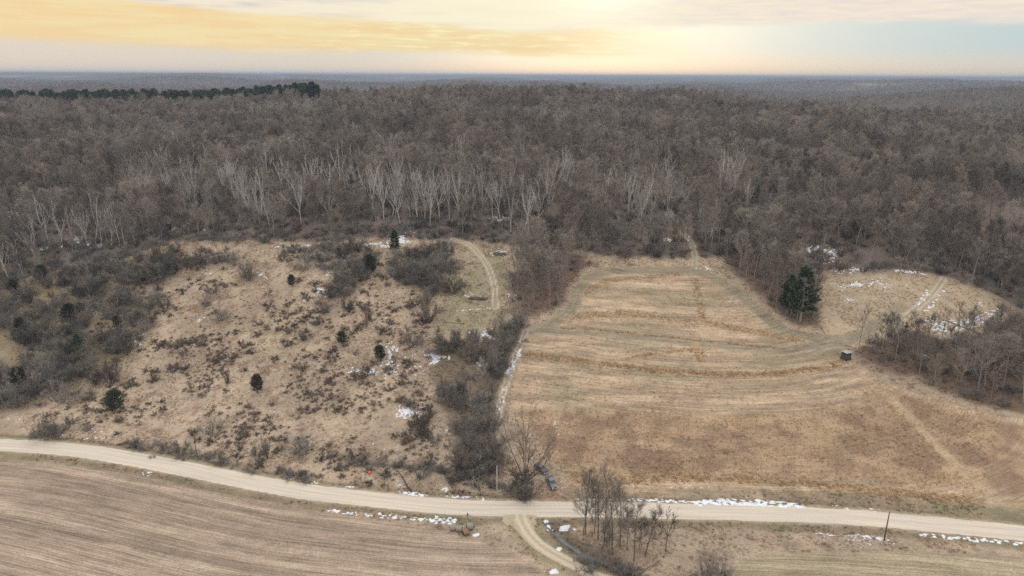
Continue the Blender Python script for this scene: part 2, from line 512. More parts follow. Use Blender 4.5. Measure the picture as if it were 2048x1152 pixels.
def ground_mat():
    m, nt, b = principled('ground_cover')
    N, L = nt.nodes.new, nt.links.new
    cov = N('ShaderNodeAttribute'); cov.attribute_name = 'cover'
    row = N('ShaderNodeAttribute'); row.attribute_name = 'row'        # metres across the planted rows
    rowm = N('ShaderNodeAttribute'); rowm.attribute_name = 'rowmask'
    geo = N('ShaderNodeNewGeometry')

    def noise(scale, detail, rough=0.6):
        n = N('ShaderNodeTexNoise'); n.inputs['Scale'].default_value = scale; n.inputs['Detail'].default_value = detail
        n.inputs['Roughness'].default_value = rough
        L(geo.outputs['Position'], n.inputs['Vector'])
        return n

    def mp(s, a, bb, c, d):
        n = N('ShaderNodeMapRange'); L(s, n.inputs[0])
        for i, v in enumerate((a, bb, c, d)):
            n.inputs[i + 1].default_value = v
        return n.outputs[0]

    def mul(a, bb):
        n = N('ShaderNodeMath'); n.operation = 'MULTIPLY'
        for i, s in enumerate((a, bb)):
            if isinstance(s, (int, float)):
                n.inputs[i].default_value = s
            else:
                L(s, n.inputs[i])
        return n.outputs[0]
    fine = noise(1.6, 4, 0.7); mid = noise(0.22, 4, 0.6); grain = noise(5.0, 3, 0.7)
    f = mul(mul(mp(fine.outputs[0], 0.3, 0.7, 0.70, 1.28), mp(mid.outputs[0], 0.3, 0.7, 0.86, 1.14)), mp(grain.outputs[0], 0.3, 0.7, 0.82, 1.18))
    # rows of the cut crop: straw lying between darker soil lines
    sn = N('ShaderNodeMath'); sn.operation = 'SINE'
    wob = N('ShaderNodeMath'); wob.operation = 'ADD'
    L(mul(row.outputs['Fac'], 2 * math.pi / 0.78), wob.inputs[0]); L(mul(mid.outputs[0], 3.0), wob.inputs[1])
    L(wob.outputs[0], sn.inputs[0])
    rl = N('ShaderNodeAttribute'); rl.attribute_name = 'rowlen'

    def streaks(across, along_, detail):
        cb = N('ShaderNodeCombineXYZ'); L(mul(row.outputs['Fac'], across), cb.inputs[0]); L(mul(rl.outputs['Fac'], along_), cb.inputs[1])
        n = N('ShaderNodeTexNoise'); n.inputs['Scale'].default_value = 1.0; n.inputs['Detail'].default_value = detail
        L(cb.outputs[0], n.inputs['Vector'])
        return n.outputs[0]
    s1 = mp(streaks(1.35, 0.05, 3), 0.33, 0.67, 0.68, 1.22); s2 = mp(streaks(0.22, 0.012, 3), 0.35, 0.65, 0.80, 1.15)
    rowf = mul(mul(mp(sn.outputs[0], -1, 1, 0.86, 1.08), s1), s2)
    mxr = N('ShaderNodeMix'); mxr.data_type = 'FLOAT'
    L(rowm.outputs['Fac'], mxr.inputs[0]); mxr.inputs[2].default_value = 1.0; L(rowf, mxr.inputs[3])
    tot = mul(f, mxr.outputs[0])
    v = N('ShaderNodeVectorMath'); v.operation = 'SCALE'
    L(cov.outputs['Color'], v.inputs[0]); L(tot, v.inputs['Scale'])
    L(v.outputs[0], b.inputs['Base Color'])
    bp = N('ShaderNodeBump'); bp.inputs['Strength'].default_value = 0.7; bp.inputs['Distance'].default_value = 0.25
    L(tot, bp.inputs['Height']); L(bp.outputs[0], b.inputs['Normal'])
    b.inputs['Roughness'].default_value = 1.0
    b.inputs['Specular IOR Level'].default_value = 0.0
    return m


def road_mat():
    m, nt, b = principled('gravel')
    N, L = nt.nodes.new, nt.links.new
    geo = N('ShaderNodeNewGeometry')
    ac = N('ShaderNodeAttribute'); ac.attribute_name = 'across'
    al = N('ShaderNodeAttribute'); al.attribute_name = 'along'
    nz = N('ShaderNodeTexNoise'); nz.inputs['Scale'].default_value = 2.5; nz.inputs['Detail'].default_value = 5
    L(geo.outputs['Position'], nz.inputs['Vector'])
    # tyre-polished streaks along the travel direction
    cmb = N('ShaderNodeCombineXYZ')
    m1 = N('ShaderNodeMath'); m1.operation = 'MULTIPLY'; m1.inputs[1].default_value = 1.3; L(ac.outputs['Fac'], m1.inputs[0])
    m2 = N('ShaderNodeMath'); m2.operation = 'MULTIPLY'; m2.inputs[1].default_value = 0.035; L(al.outputs['Fac'], m2.inputs[0])
    L(m1.outputs[0], cmb.inputs[0]); L(m2.outputs[0], cmb.inputs[1])
    st = N('ShaderNodeTexNoise'); st.inputs['Scale'].default_value = 1.0; st.inputs['Detail'].default_value = 4
    L(cmb.outputs[0], st.inputs['Vector'])
    mx = N('ShaderNodeMix'); mx.data_type = 'RGBA'
    mr = N('ShaderNodeMapRange'); L(st.outputs[0], mr.inputs[0]); mr.inputs[1].default_value = 0.36; mr.inputs[2].default_value = 0.62
    L(mr.outputs[0], mx.inputs[0])
    mx.inputs[6].default_value = (0.43, 0.375, 0.31, 1); mx.inputs[7].default_value = (0.54, 0.455, 0.36, 1)
    v = N('ShaderNodeVectorMath'); v.operation = 'SCALE'
    mr2 = N('ShaderNodeMapRange'); L(nz.outputs[0], mr2.inputs[0]); mr2.inputs[1].default_value = 0.3; mr2.inputs[2].default_value = 0.7
    mr2.inputs[3].default_value = 0.90; mr2.inputs[4].default_value = 1.08
    L(mx.outputs[2], v.inputs[0]); L(mr2.outputs[0], v.inputs['Scale'])
    L(v.outputs[0], b.inputs['Base Color'])
    b.inputs['Roughness'].default_value = 1.0; b.inputs['Specular IOR Level'].default_value = 0.0
    return m


M_GROUND = ground_mat()
M_ROAD = road_mat()
M_BARK = plant_mat('grey_bark', (0.215, 0.195, 0.178), 0.25)
M_TWIG = plant_mat('grey_twigs', (0.215, 0.198, 0.178), 0.34, (0.24, 0.202, 0.176), patch=0.28)
M_PALE = plant_mat('pale_bark', (0.45, 0.42, 0.39), 0.2)
M_PALETWIG = plant_mat('pale_twigs', (0.33, 0.295, 0.265), 0.2)
M_DARKTWIG = plant_mat('dark_twigs', (0.125, 0.118, 0.106), 0.4, (0.175, 0.145, 0.122))
M_MIDTWIG = plant_mat('shrub_twigs', (0.20, 0.187, 0.168), 0.35, (0.235, 0.195, 0.165))
M_BROWN = plant_mat('brown_brush', (0.185, 0.142, 0.115), 0.3, (0.21, 0.165, 0.13))
M_CEDAR = plant_mat('cedar_green', (0.066, 0.076, 0.048), 0.25, (0.082, 0.072, 0.054))
M_PINE = plant_mat('pine_green', (0.066, 0.098, 0.056), 0.25, (0.078, 0.098, 0.056))
M_TAWNY = plant_mat('tawny_bark', (0.15, 0.105, 0.07), 0.1)
M_GRASS = plant_mat('dry_grass', (0.3, 0.22, 0.13), 0.22, instancer=True)


def thin_blades(m):
    """dry blades let light through"""
    nt = m.node_tree
    b = nt.nodes['Principled BSDF']
    src = b.inputs['Base Color'].links[0].from_socket
    tr = nt.nodes.new('ShaderNodeBsdfTranslucent'); nt.links.new(src, tr.inputs['Color'])
    mx = nt.nodes.new('ShaderNodeMixShader'); mx.inputs[0].default_value = 0.5
    out = nt.nodes['Material Output']
    nt.links.new(b.outputs[0], mx.inputs[1]); nt.links.new(tr.outputs[0], mx.inputs[2]); nt.links.new(mx.outputs[0], out.inputs['Surface'])


thin_blades(M_GRASS)
M_SNOW = solid('snow', (0.60, 0.61, 0.64), 0.7, 0.1, noise=0.15, scale=0.7)


# ------------------------------------------------------------------ mesh helpers
def tag(o, label=None, cat=None, group=None, kind=None):
    if label: o['label'] = label
    if cat: o['category'] = cat
    if group: o['group'] = group
    if kind: o['kind'] = kind
    return o


class MB:
    def __init__(self):
        self.v = []; self.f = []

    def add(self, vs, fs):
        n = len(self.v)
        self.v.extend(vs)
        self.f.extend([tuple(i + n for i in f) for f in fs])

    def box(self, c, s, rz=0.0, taper=1.0):
        hx, hy, hh = s[0] / 2, s[1] / 2, s[2] / 2
        ca, sa = math.cos(rz), math.sin(rz)
        vs = []
        for k, z in ((1.0, -hh), (taper, hh)):
            for x, y in ((-hx, -hy), (hx, -hy), (hx, hy), (-hx, hy)):
                x *= k; y *= k
                vs.append((c[0] + ca * x - sa * y, c[1] + sa * x + ca * y, c[2] + z))
        self.add(vs, [(3, 2, 1, 0), (4, 5, 6, 7), (0, 1, 5, 4), (1, 2, 6, 5), (2, 3, 7, 6), (3, 0, 4, 7)])

    def tube(self, pts, rad, n=6, cap=True):
        pts = [Vector(p) for p in pts]
        rings = []
        for i, p in enumerate(pts):
            d = (pts[min(i + 1, len(pts) - 1)] - pts[max(i - 1, 0)]).normalized()
            a = d.orthogonal().normalized() if abs(d.z) < 0.9 else Vector((1, 0, 0)).cross(d).normalized()
            b = d.cross(a)
            r = rad[i] if hasattr(rad, '__len__') else rad
            rings.append([tuple(p + (a * math.cos(2 * math.pi * j / n) + b * math.sin(2 * math.pi * j / n)) * r) for j in range(n)])
        vs = [q for r_ in rings for q in r_]
        fs = []
        for i in range(len(pts) - 1):
            for j in range(n):
                fs.append((i * n + j, i * n + (j + 1) % n, (i + 1) * n + (j + 1) % n, (i + 1) * n + j))
        if cap:
            fs.append(tuple(range(n))[::-1]); fs.append(tuple(range((len(pts) - 1) * n, len(pts) * n)))
        self.add(vs, fs)

    def sliver(self, p, d, L, w):
        """a twig or blade: a thin pointed three-sided strip"""
        a = Vector((random.gauss(0, 1), random.gauss(0, 1), random.gauss(0, 1))).cross(d)
        if a.length < 1e-4:
            a = d.orthogonal()
        a = a.normalized() * (w / 2)
        q = p + d * L
        self.add([tuple(p - a), tuple(p + a), tuple(q)], [(0, 1, 2)])

    def prism(self, prof, y0, y1, inset=0.0, zsplit=None):
        """profile in x,z extruded along y"""
        n = len(prof)
        vs = [(x, y0, z) for x, z in prof] + [(x, y1, z) for x, z in prof]
        fs = [tuple(range(n)), tuple(range(n, 2 * n))[::-1]]
        fs += [(i, i + n, (i + 1) % n + n, (i + 1) % n) for i in range(n)]
        self.add(vs, fs)

    def mesh(self, name, mat, smooth=False):
        me = bpy.data.meshes.new(name)
        me.from_pydata(self.v, [], self.f)
        me.materials.append(mat)
        if smooth:
            me.polygons.foreach_set('use_smooth', [True] * len(me.polygons))
        return me

    def build(self, name, mat, parent=None, smooth=False):
        o = bpy.data.objects.new(name, self.mesh(name, mat, smooth))
        COL.objects.link(o)
        if parent: o.parent = parent
        return o


def empty(name, loc=(0, 0, 0), rz=0.0):
    o = bpy.data.objects.new(name, None)
    o.empty_display_size = 0.5
    o.location = loc; o.rotation_euler = (0, 0, rz)
    COL.objects.link(o)
    return o


def grid_mesh(name, V, F, mat, attrs=(), cols=()):
    me = bpy.data.meshes.new(name)
    me.vertices.add(len(V)); me.vertices.foreach_set('co', np.ascontiguousarray(V, np.float32).ravel())
    k = F.shape[1]
    me.loops.add(F.size); me.loops.foreach_set('vertex_index', np.ascontiguousarray(F, np.int32).ravel())
    me.polygons.add(len(F)); me.polygons.foreach_set('loop_start', np.arange(0, F.size, k, dtype=np.int32))
    me.polygons.foreach_set('use_smooth', np.ones(len(F), bool))
    for an, arr in attrs:
        a = me.attributes.new(an, 'FLOAT', 'POINT'); a.data.foreach_set('value', np.ascontiguousarray(arr, np.float32))
    for an, arr in cols:
        a = me.attributes.new(an, 'FLOAT_COLOR', 'POINT')
        c = np.ones((len(V), 4), np.float32); c[:, :3] = arr
        a.data.foreach_set('color', c.ravel())
    me.materials.append(mat)
    me.update(calc_edges=True)
    return me


# ------------------------------------------------------------------ the ground sheet
def axis(lo, hi, step, grow_lo, end_lo, grow_hi, end_hi):
    core = list(np.arange(lo, hi + 1e-6, step))
    s, p, up = step, core[-1], []
    while p < end_hi:
        s *= grow_hi; p += s; up.append(p)
    s, p, dn = step, core[0], []
    while p > end_lo:
        s *= grow_lo; p -= s; dn.append(p)
    return np.array(dn[::-1] + core + up)


XS = axis(-205, 215, 0.8, 1.07, -26000, 1.07, 26000)
YS = axis(118, 335, 0.8, 1.3, -3000, 1.025, 30000)
GX, GY = np.meshgrid(XS, YS)
GZ = hgt(GX, GY)
NEAR = (GY < 460) & (np.abs(GX) < 420)


def lerp(a, b, t):
    t = np.asarray(t)[..., None]
    return a * (1 - t) + b * t


def col(*c):
    return np.array(c, float)


def cover():
    x, y = GX, GY
    litter = lerp(col(0.165, 0.130, 0.108), col(0.185, 0.138, 0.110), sstep(fbm(x / 22, y / 22, 3, 6), 0.4, 0.65))
    C = litter
    far = sstep(y, 1000, 1600)
    C = lerp(C, lerp(col(0.105, 0.088, 0.074), col(0.125, 0.10, 0.082), fbm(x / 200, y / 200, 3, 9)), far)
    # pale fields on far ridge tops and valley floors
    fld = sstep(fbm(x / 420, y / 300, 3, 14), 0.70, 0.73) * sstep(y, 2000, 2600)
    C = lerp(C, col(0.27, 0.22, 0.15), fld * 0.8)
    xn, yn = x[NEAR], y[NEAR]
    c = C[NEAR]
    wob = (fbm(xn / 5, yn / 5, 3, 1) - 0.5) * 5
    e = yn - np.interp(xn, EX, EY) + wob * 1.4
    # open rough grass everywhere this side of the wood
    n1 = fbm(xn / 14, yn / 14, 4, 21); n2 = fbm(xn / 3.0, yn / 3.0, 3, 22)
    rough = lerp(col(0.385, 0.295, 0.210), col(0.31, 0.236, 0.170), sstep(n1, 0.35, 0.65))
    rough = lerp(rough, col(0.225, 0.155, 0.112), sstep(n2, 0.54, 0.75) * 0.8)
    rough = lerp(rough, col(0.285, 0.24, 0.15), sstep(fbm(xn / 30, yn / 30, 2, 23), 0.58, 0.72) * 0.4)
    c = lerp(c, rough, 1 - sstep(e, -2.5, 2.5))

    def put(poly, colr, soft=1.5, amt=1.0, w=1.0):
        nonlocal c
        m = sstep(sdf(xn, yn, poly) + wob * w, -soft, soft) * amt
        c = lerp(c, colr, m)
        return m
    # green tinge under the scrub at the left and in the clearings
    put(LEFT_SCRUB, lerp(col(0.20, 0.165, 0.10), col(0.27, 0.20, 0.125), n2), 4, 0.8)
    put(MCLEAR, lerp(lerp(col(0.335, 0.262, 0.18), col(0.27, 0.228, 0.145), sstep(n1, 0.4, 0.6)), col(0.17, 0.12, 0.09), sstep(n2, 0.55, 0.75) * 0.7), 2.0)
    for g in (GROVE_MID, GROVE_PINE):
        put(g, lerp(col(0.150, 0.108, 0.083), col(0.185, 0.122, 0.09), n2), 2.5)
    put(RAVINE, lerp(col(0.12, 0.09, 0.065), col(0.18, 0.14, 0.095), n2), 2.5, 0.8)
    put(THICKET_R, lerp(col(0.13, 0.09, 0.065), col(0.17, 0.115, 0.08), n2), 2.5)
    put(RCLEAR, lerp(col(0.44, 0.33, 0.228), col(0.36, 0.278, 0.19), sstep(n1, 0.35, 0.62)), 2.0)
    # the hay field
    contour = fbm(xn / 26, (yn - 0.02 * xn) / 2.2, 3, 31)
    hay = lerp(col(0.44, 0.325, 0.218), col(0.335, 0.248, 0.170), sstep(contour, 0.42, 0.66))
    hay = lerp(hay, col(0.275, 0.225, 0.145), sstep(fbm(xn / 28, yn / 12, 3, 33), 0.58, 0.7) * 0.6)
    hm = put(HAY, hay, 1.6, 1.0, 0.5)
    wd = lerp(col(0.33, 0.225, 0.145), col(0.235, 0.157, 0.102), sstep(fbm(xn / 6, yn / 5, 3, 34), 0.4, 0.6))
    wd = lerp(wd, col(0.38, 0.265, 0.160), sstep(fbm(xn / 18, yn / 9, 2, 37), 0.5, 0.72) * 0.8)
    put(WEEDS, wd, 3.5, 0.92, 1.4)
    for ln in LANES:
        d = dist_line(xn, yn, ln)[0]
        m = 1 - sstep(d + wob * 0.25, 2.1, 3.4)
        g = lerp(col(0.240, 0.200, 0.138), col(0.285, 0.230, 0.160), sstep(np.abs(d - 0.9), 0.15, 0.5))
        c = lerp(c, g, m)
    for i, ln in enumerate(BERMS):
        d = dist_line(xn, yn, ln)[0]
        w = (1.9, 0.9, 2.4, 0.9, 2.2, 1.6, 2.0, 1.6)[i]
        m = (1 - sstep(d + wob * 0.3, w * 0.5, w * 1.3)) * sstep(n2, 0.25, 0.5)
        c = lerp(c, lerp(col(0.34, 0.228, 0.130), col(0.39, 0.275, 0.165), n1), m * 0.65)
    d = dist_line(xn, yn, PALEPATH)[0]
    c = lerp(c, col(0.39, 0.29, 0.18), (1 - sstep(d + wob * 0.2, 1.0, 2.2)) * 0.85)
    # stubble of the cut crop
    row = np.zeros_like(xn); rm = np.zeros_like(xn)
    dr, side, arc = dist_line(xn, yn, ROAD)
    for poly in (STUBBLE_A, STUBBLE_B):
        st = lerp(col(0.385, 0.293, 0.216), col(0.305, 0.228, 0.168), sstep(fbm(arc / 40, dr / 2.6, 3, 41), 0.4, 0.62))
        st = lerp(st, col(0.25, 0.185, 0.138), sstep(fbm(arc / 60, dr / 3.2, 3, 43), 0.56, 0.7) * 0.7)
        if poly is STUBBLE_B:
            st = lerp(st, col(0.33, 0.275, 0.175), np.full_like(xn, 0.6))
        m = put(poly, st, 1.2, 1.0, 0.25)
        rm = np.maximum(rm, m)
    row = dr.copy(); ARCN = arc.copy()
    db, _, ab = dist_line(xn, yn, BERMS[0])
    hs_ = sdf(xn, yn, HAY) > 0
    row[hs_] = db[hs_]; ARCN[hs_] = ab[hs_]
    rm = np.maximum(rm, np.where(hs_, 0.85, 0) * (1 - 0.5 * inside(xn, yn, WEEDS)))
    # road verges: darker, greener
    vg = lerp(col(0.175, 0.140, 0.092), col(0.245, 0.18, 0.118), n2)
    vg = lerp(vg, col(0.150, 0.140, 0.080), sstep(fbm(xn / 10, yn / 4, 3, 45), 0.5, 0.65) * 0.7)
    m = (1 - sstep(dr + wob * 0.5, 5.4, 8.2))
    c = lerp(c, vg, m * 0.92)
    far_r = (side > 0) & (xn > 75)
    m = np.where(far_r, 1 - sstep(dr + wob * 0.7, 9.0, 13.5), 0)
    c = lerp(c, vg * 1.05, m * 0.85)
    # bare soil spilling off the shoulders
    c = lerp(c, col(0.34, 0.275, 0.195), (1 - sstep(dr + wob * 0.25, 3.7, 4.9)) * 0.8)
    # wet, dark creek and stream banks
    for ln, w in ((CREEK, 1.3), (STREAM, 3.0)):
        d = dist_line(xn, yn, ln)[0]
        c = lerp(c, col(0.11, 0.092, 0.068), (1 - sstep(d + wob * 0.3, w * 0.5, w * 1.5)) * 0.8)
    # wheel tracks: two ruts
    trk = np.full_like(xn, 99.0)
    for i, ln in enumerate(TRACKS):
        d = dist_line(xn, yn, ln)[0]
        trk = np.minimum(trk, d)
        c = lerp(c, col(0.28, 0.225, 0.155), (1 - sstep(d + wob * 0.1, 1.2, 1.9)) * 0.55)
        c = lerp(c, col(0.46, 0.385, 0.295), (1 - sstep(np.abs(d - 0.9), 0.15, 0.6)) * (0.95 if i != 2 else 0.6))
    dd = dist_line(xn, yn, DRIVE)[0]
    c = lerp(c, col(0.22, 0.19, 0.115), (1 - sstep(dd + wob * 0.3, 3.0, 6.0)) * 0.7)
    parking = pix(1108, 985)
    c = lerp(c, col(0.30, 0.205, 0.145), np.exp(-((xn - parking[0]) / 5.5) ** 2 - ((yn - parking[1]) / 7) ** 2) * 0.85)
    C[NEAR] = c
    ROW = np.zeros_like(x); RM = np.zeros_like(x); TR = np.full_like(x, 99.0); DR = np.full_like(x, 99.0); DD = np.full_like(x, 99.0)
    ROW[NEAR] = row; RM[NEAR] = rm; TR[NEAR] = trk; DR[NEAR] = dr; DD[NEAR] = dd
    AR = np.zeros_like(x); AR[NEAR] = ARCN
    return C, ROW, RM, TR, DR, DD, AR


COVER, ROWC, ROWM, TRK, DRD, DDR, ARC = cover()
GZ0 = GZ.copy()


def hgt(x, y):
    """height of the ground sheet, read off its own grid"""
    x = np.asarray(x, float); y = np.asarray(y, float)
    i = np.clip(np.searchsorted(XS, x) - 1, 0, len(XS) - 2); j = np.clip(np.searchsorted(YS, y) - 1, 0, len(YS) - 2)
    u = np.clip((x - XS[i]) / (XS[i + 1] - XS[i]), 0, 1); v = np.clip((y - YS[j]) / (YS[j + 1] - YS[j]), 0, 1)
    return (GZ0[j, i] * (1 - u) + GZ0[j, i + 1] * u) * (1 - v) + (GZ0[j + 1, i] * (1 - u) + GZ0[j + 1, i + 1] * u) * v


def pixv(px, py):
    """many ground points at once"""
    f = 2048 * 24.0 / 36.0
    D = np.stack([(px - 1024) / f, (576 - py) / f, -np.ones_like(px)], 1) @ CM.T
    D /= np.linalg.norm(D, axis=1)[:, None]
    tt = np.concatenate([np.linspace(130, 420, 700), np.linspace(421, 1500, 300)])
    X, Y, Z = D[:, :1] * tt, D[:, 1:2] * tt, CAM_Z + D[:, 2:] * tt
    b = Z < hgt(X, Y)
    k = np.where(b.any(1), b.argmax(1), len(tt) - 1)
    t = tt[k]
    return D[:, 0] * t, D[:, 1] * t


GZ = GZ - 0.30 * (1 - sstep(DRD, 2.6, 3.6)) - 0.22 * (1 - sstep(DDR, 1.0, 1.8))
NY, NX = GX.shape
VV = np.stack([GX.ravel(), GY.ravel(), GZ.ravel()], 1)
idx = np.arange(NX * NY).reshape(NY, NX)
QUADS = np.stack([idx[:-1, :-1].ravel(), idx[:-1, 1:].ravel(), idx[1:, 1:].ravel(), idx[1:, :-1].ravel()], 1)
CXY = VV[QUADS].mean(1)
cx, cy = CXY[:, 0], CXY[:, 1]
zone = np.zeros(len(QUADS), int)                       # 0 open ground
nearq = (cy < 460) & (np.abs(cx) < 420)
xn, yn = cx[nearq], cy[nearq]
zn = np.zeros(len(xn), int)
zn[inside(xn, yn, MEADOW)] = 1
zn[yn > np.interp(xn, EX, EY)] = 2
zn[inside(xn, yn, RCLEAR)] = 1
zn[inside(xn, yn, HAY)] = 3
zn[inside(xn, yn, STUBBLE_A)] = 4
zn[inside(xn, yn, STUBBLE_B)] = 5
zn[TRK.ravel()[QUADS[nearq]].mean(1) < 1.7] = 6
zone[nearq] = zn
zone[~nearq & (cy > 300)] = 2
zone[cy > 1250] = 7
for zi, nm in ((0, 'ground'), (1, 'meadow'), (2, 'forest_floor'), (3, 'hay_field'), (4, 'stubble_field'), (5, 'stubble_field'), (6, 'farm_track'), (7, 'hills')):
    q = QUADS[zone == zi]
    if not len(q):
        continue
    u, inv = np.unique(q, return_inverse=True)
    me = grid_mesh(nm, VV[u], inv.reshape(q.shape), M_GROUND,
                   (('row', ROWC.ravel()[u]), ('rowmask', ROWM.ravel()[u]), ('rowlen', ARC.ravel()[u])), (('cover', COVER.reshape(-1, 3)[u]),))
    o = bpy.data.objects.new(nm, me); COL.objects.link(o); tag(o, kind='structure')


# ------------------------------------------------------------------ road, lane, stream
def ribbon(name, line, halves, mat, lift, n_across=9, ragged=0.35, taper_ends=None, seed=0, crown=0.1):
    line = np.asarray(line)
    seg = np.hypot(*np.diff(line, axis=0).T); s = np.concatenate([[0], np.cumsum(seg)])
    ss = np.arange(0, s[-1], 1.2)
    P = np.stack([np.interp(ss, s, line[:, 0]), np.interp(ss, s, line[:, 1])], 1)
    for _ in range(6):
        P[1:-1] = (P[:-2] + P[1:-1] * 2 + P[2:]) / 4
    T = np.gradient(P, axis=0); T /= np.linalg.norm(T, axis=1)[:, None]
    Nn = np.stack([-T[:, 1], T[:, 0]], 1)
    hl = halves(ss) + (fbm(ss / 3.0, ss * 0 + seed, 3, seed) - 0.5) * 2 * ragged
    hr = halves(ss) + (fbm(ss / 3.0, ss * 0 + seed + 5, 3, seed + 4) - 0.5) * 2 * ragged
    u = np.linspace(-1, 1, n_across)
    V, A, B = [], [], []
    zc = h0(P[:, 0], P[:, 1])
    for i in range(len(P)):
        for uu in u:
            w = uu * (hl[i] if uu > 0 else hr[i])
            q = P[i] + Nn[i] * w
            drop = 0.16 if abs(uu) == 1 else 0
            V.append((q[0], q[1], h0(q[0], q[1]) + lift + crown * (1 - uu * uu) - drop)); A.append(w); B.append(ss[i])
    n = n_across
    F = np.array([(i * n + j + 1, i * n + j, (i + 1) * n + j, (i + 1) * n + j + 1) for i in range(len(P) - 1) for j in range(n - 1)])[:, ::-1]
    me = grid_mesh(name, np.array(V), F, mat, (('across', A), ('along', B)))
    o = bpy.data.objects.new(name, me); COL.objects.link(o)
    return o


tag(ribbon('road', ROAD, lambda s: np.full_like(s, ROAD_HALF), M_ROAD, 0.03, 11, 0.55, seed=2), kind='structure')


def lane_mat():
    m, nt, b = principled('lane_gravel')
    N, L = nt.nodes.new, nt.links.new
    geo = N('ShaderNodeNewGeometry'); ac = N('ShaderNodeAttribute'); ac.attribute_name = 'across'
    nz = N('ShaderNodeTexNoise'); nz.inputs['Scale'].default_value = 1.1; nz.inputs['Detail'].default_value = 5
    L(geo.outputs['Position'], nz.inputs['Vector'])

    def m2(op, a, bb):
        n = N('ShaderNodeMath'); n.operation = op
        for i, q in enumerate((a, bb)):
            if isinstance(q, (int, float)):
                n.inputs[i].default_value = q
            else:
                L(q, n.inputs[i])
        return n.outputs[0]
    rut = m2('ABSOLUTE', m2('SUBTRACT', m2('ABSOLUTE', ac.outputs['Fac'], 0), 1.0), 0)
    rut = m2('ADD', rut, m2('MULTIPLY', m2('SUBTRACT', nz.outputs[0], 0.5), 1.6))
    mr = N('ShaderNodeMapRange'); L(rut, mr.inputs[0]); mr.inputs[1].default_value = 0.2; mr.inputs[2].default_value = 0.9
    mx = N('ShaderNodeMix'); mx.data_type = 'RGBA'; L(mr.outputs[0], mx.inputs[0])
    mx.inputs[6].default_value = (0.48, 0.395, 0.29, 1); mx.inputs[7].default_value = (0.36, 0.295, 0.205, 1)
    L(mx.outputs[2], b.inputs['Base Color']); b.inputs['Roughness'].default_value = 1.0; b.inputs['Specular IOR Level'].default_value = 0.0
    return m


M_LANE = lane_mat()
tag(ribbon('gravel_lane', DRIVE[3:], lambda s: 2.1 + 4.2 * np.exp(-(s / 5.0) ** 2), M_LANE, 0.02, 9, 0.45, seed=4, crown=0.06), kind='structure')
M_ICE = solid('stream_ice', (0.13, 0.15, 0.148), 0.35, 0.3, noise=0.5, scale=0.6, col2=(0.03, 0.033, 0.03))


def water(name, line, half, drop, seed):
    line = np.asarray(line)
    V, F = [], []
    T = np.gradient(line, axis=0); T /= np.linalg.norm(T, axis=1)[:, None]
    for i, p in enumerate(line):
        nn = np.array([-T[i, 1], T[i, 0]])
        w = half * (0.25 + 1.5 * float(vnoise(i * 0.8, seed)))
        for s in (-1, 1):
            q = p + nn * w * s
            V.append((q[0], q[1], h0(p[0], p[1]) - drop))
    n = len(line)
    F = np.array([(2 * i, 2 * i + 1, 2 * i + 3, 2 * i + 2) for i in range(n - 1)])
    me = grid_mesh(name, np.array(V), F, M_ICE)
    o = bpy.data.objects.new(name, me); COL.objects.link(o); tag(o, kind='structure')


water('stream', STREAM[2:], 0.5, 1.36, 3)


# ------------------------------------------------------------------ plant prototypes
def rv(s=1.0):
    return Vector((random.gauss(0, s), random.gauss(0, s), random.gauss(0, s)))


def limb(mb, p, d, L, r0, r1, nseg=4, up=0.1, wob=0.12, sides=3):
    pts = [p.copy()]; dirs = [d.copy()]; rad = [r0]
    for i in range(nseg):
        d = (d + Vector((0, 0, up)) + rv(wob)).normalized()
        p = p + d * (L / nseg)
        pts.append(p.copy()); dirs.append(d.copy()); rad.append(r0 + (r1 - r0) * (i + 1) / nseg)
    mb.tube(pts, rad, sides, cap=False)
    return pts, dirs, rad


def along(pts, dirs, rad, t):
    k = t * (len(pts) - 1); i = min(int(k), len(pts) - 2); f = k - i
    return pts[i].lerp(pts[i + 1], f), dirs[i].lerp(dirs[i + 1], f).normalized(), rad[i] * (1 - f) + rad[i + 1] * f


def outdir(d, ang, az=None):
    a = d.orthogonal().normalized(); b = d.cross(a)
    t = random.uniform(0, 2 * math.pi) if az is None else az
    return (d * math.cos(ang) + (a * math.cos(t) + b * math.sin(t)) * math.sin(ang)).normalized()


def twigs(mb, pts, dirs, rad, n, L, w, n2, t0=0.25, ang=0.7, up=0.25):
    for _ in range(n):
        p, d, r = along(pts, dirs, rad, random.uniform(t0, 1.0))
        dd = (outdir(d, random.uniform(0.3, 1.0) * ang * 1.3) + Vector((0, 0, up))).normalized()
        l = L * random.uniform(0.6, 1.25)
        mb.sliver(p, dd, l, w * 1.4)
        for _ in range(n2):
            t = random.uniform(0.2, 0.95)
            q = p + dd * (l * t)
            mb.sliver(q, (outdir(dd, random.uniform(0.3, 0.9)) + Vector((0, 0, up * 0.6))).normalized(), l * random.uniform(0.4, 0.75), w)


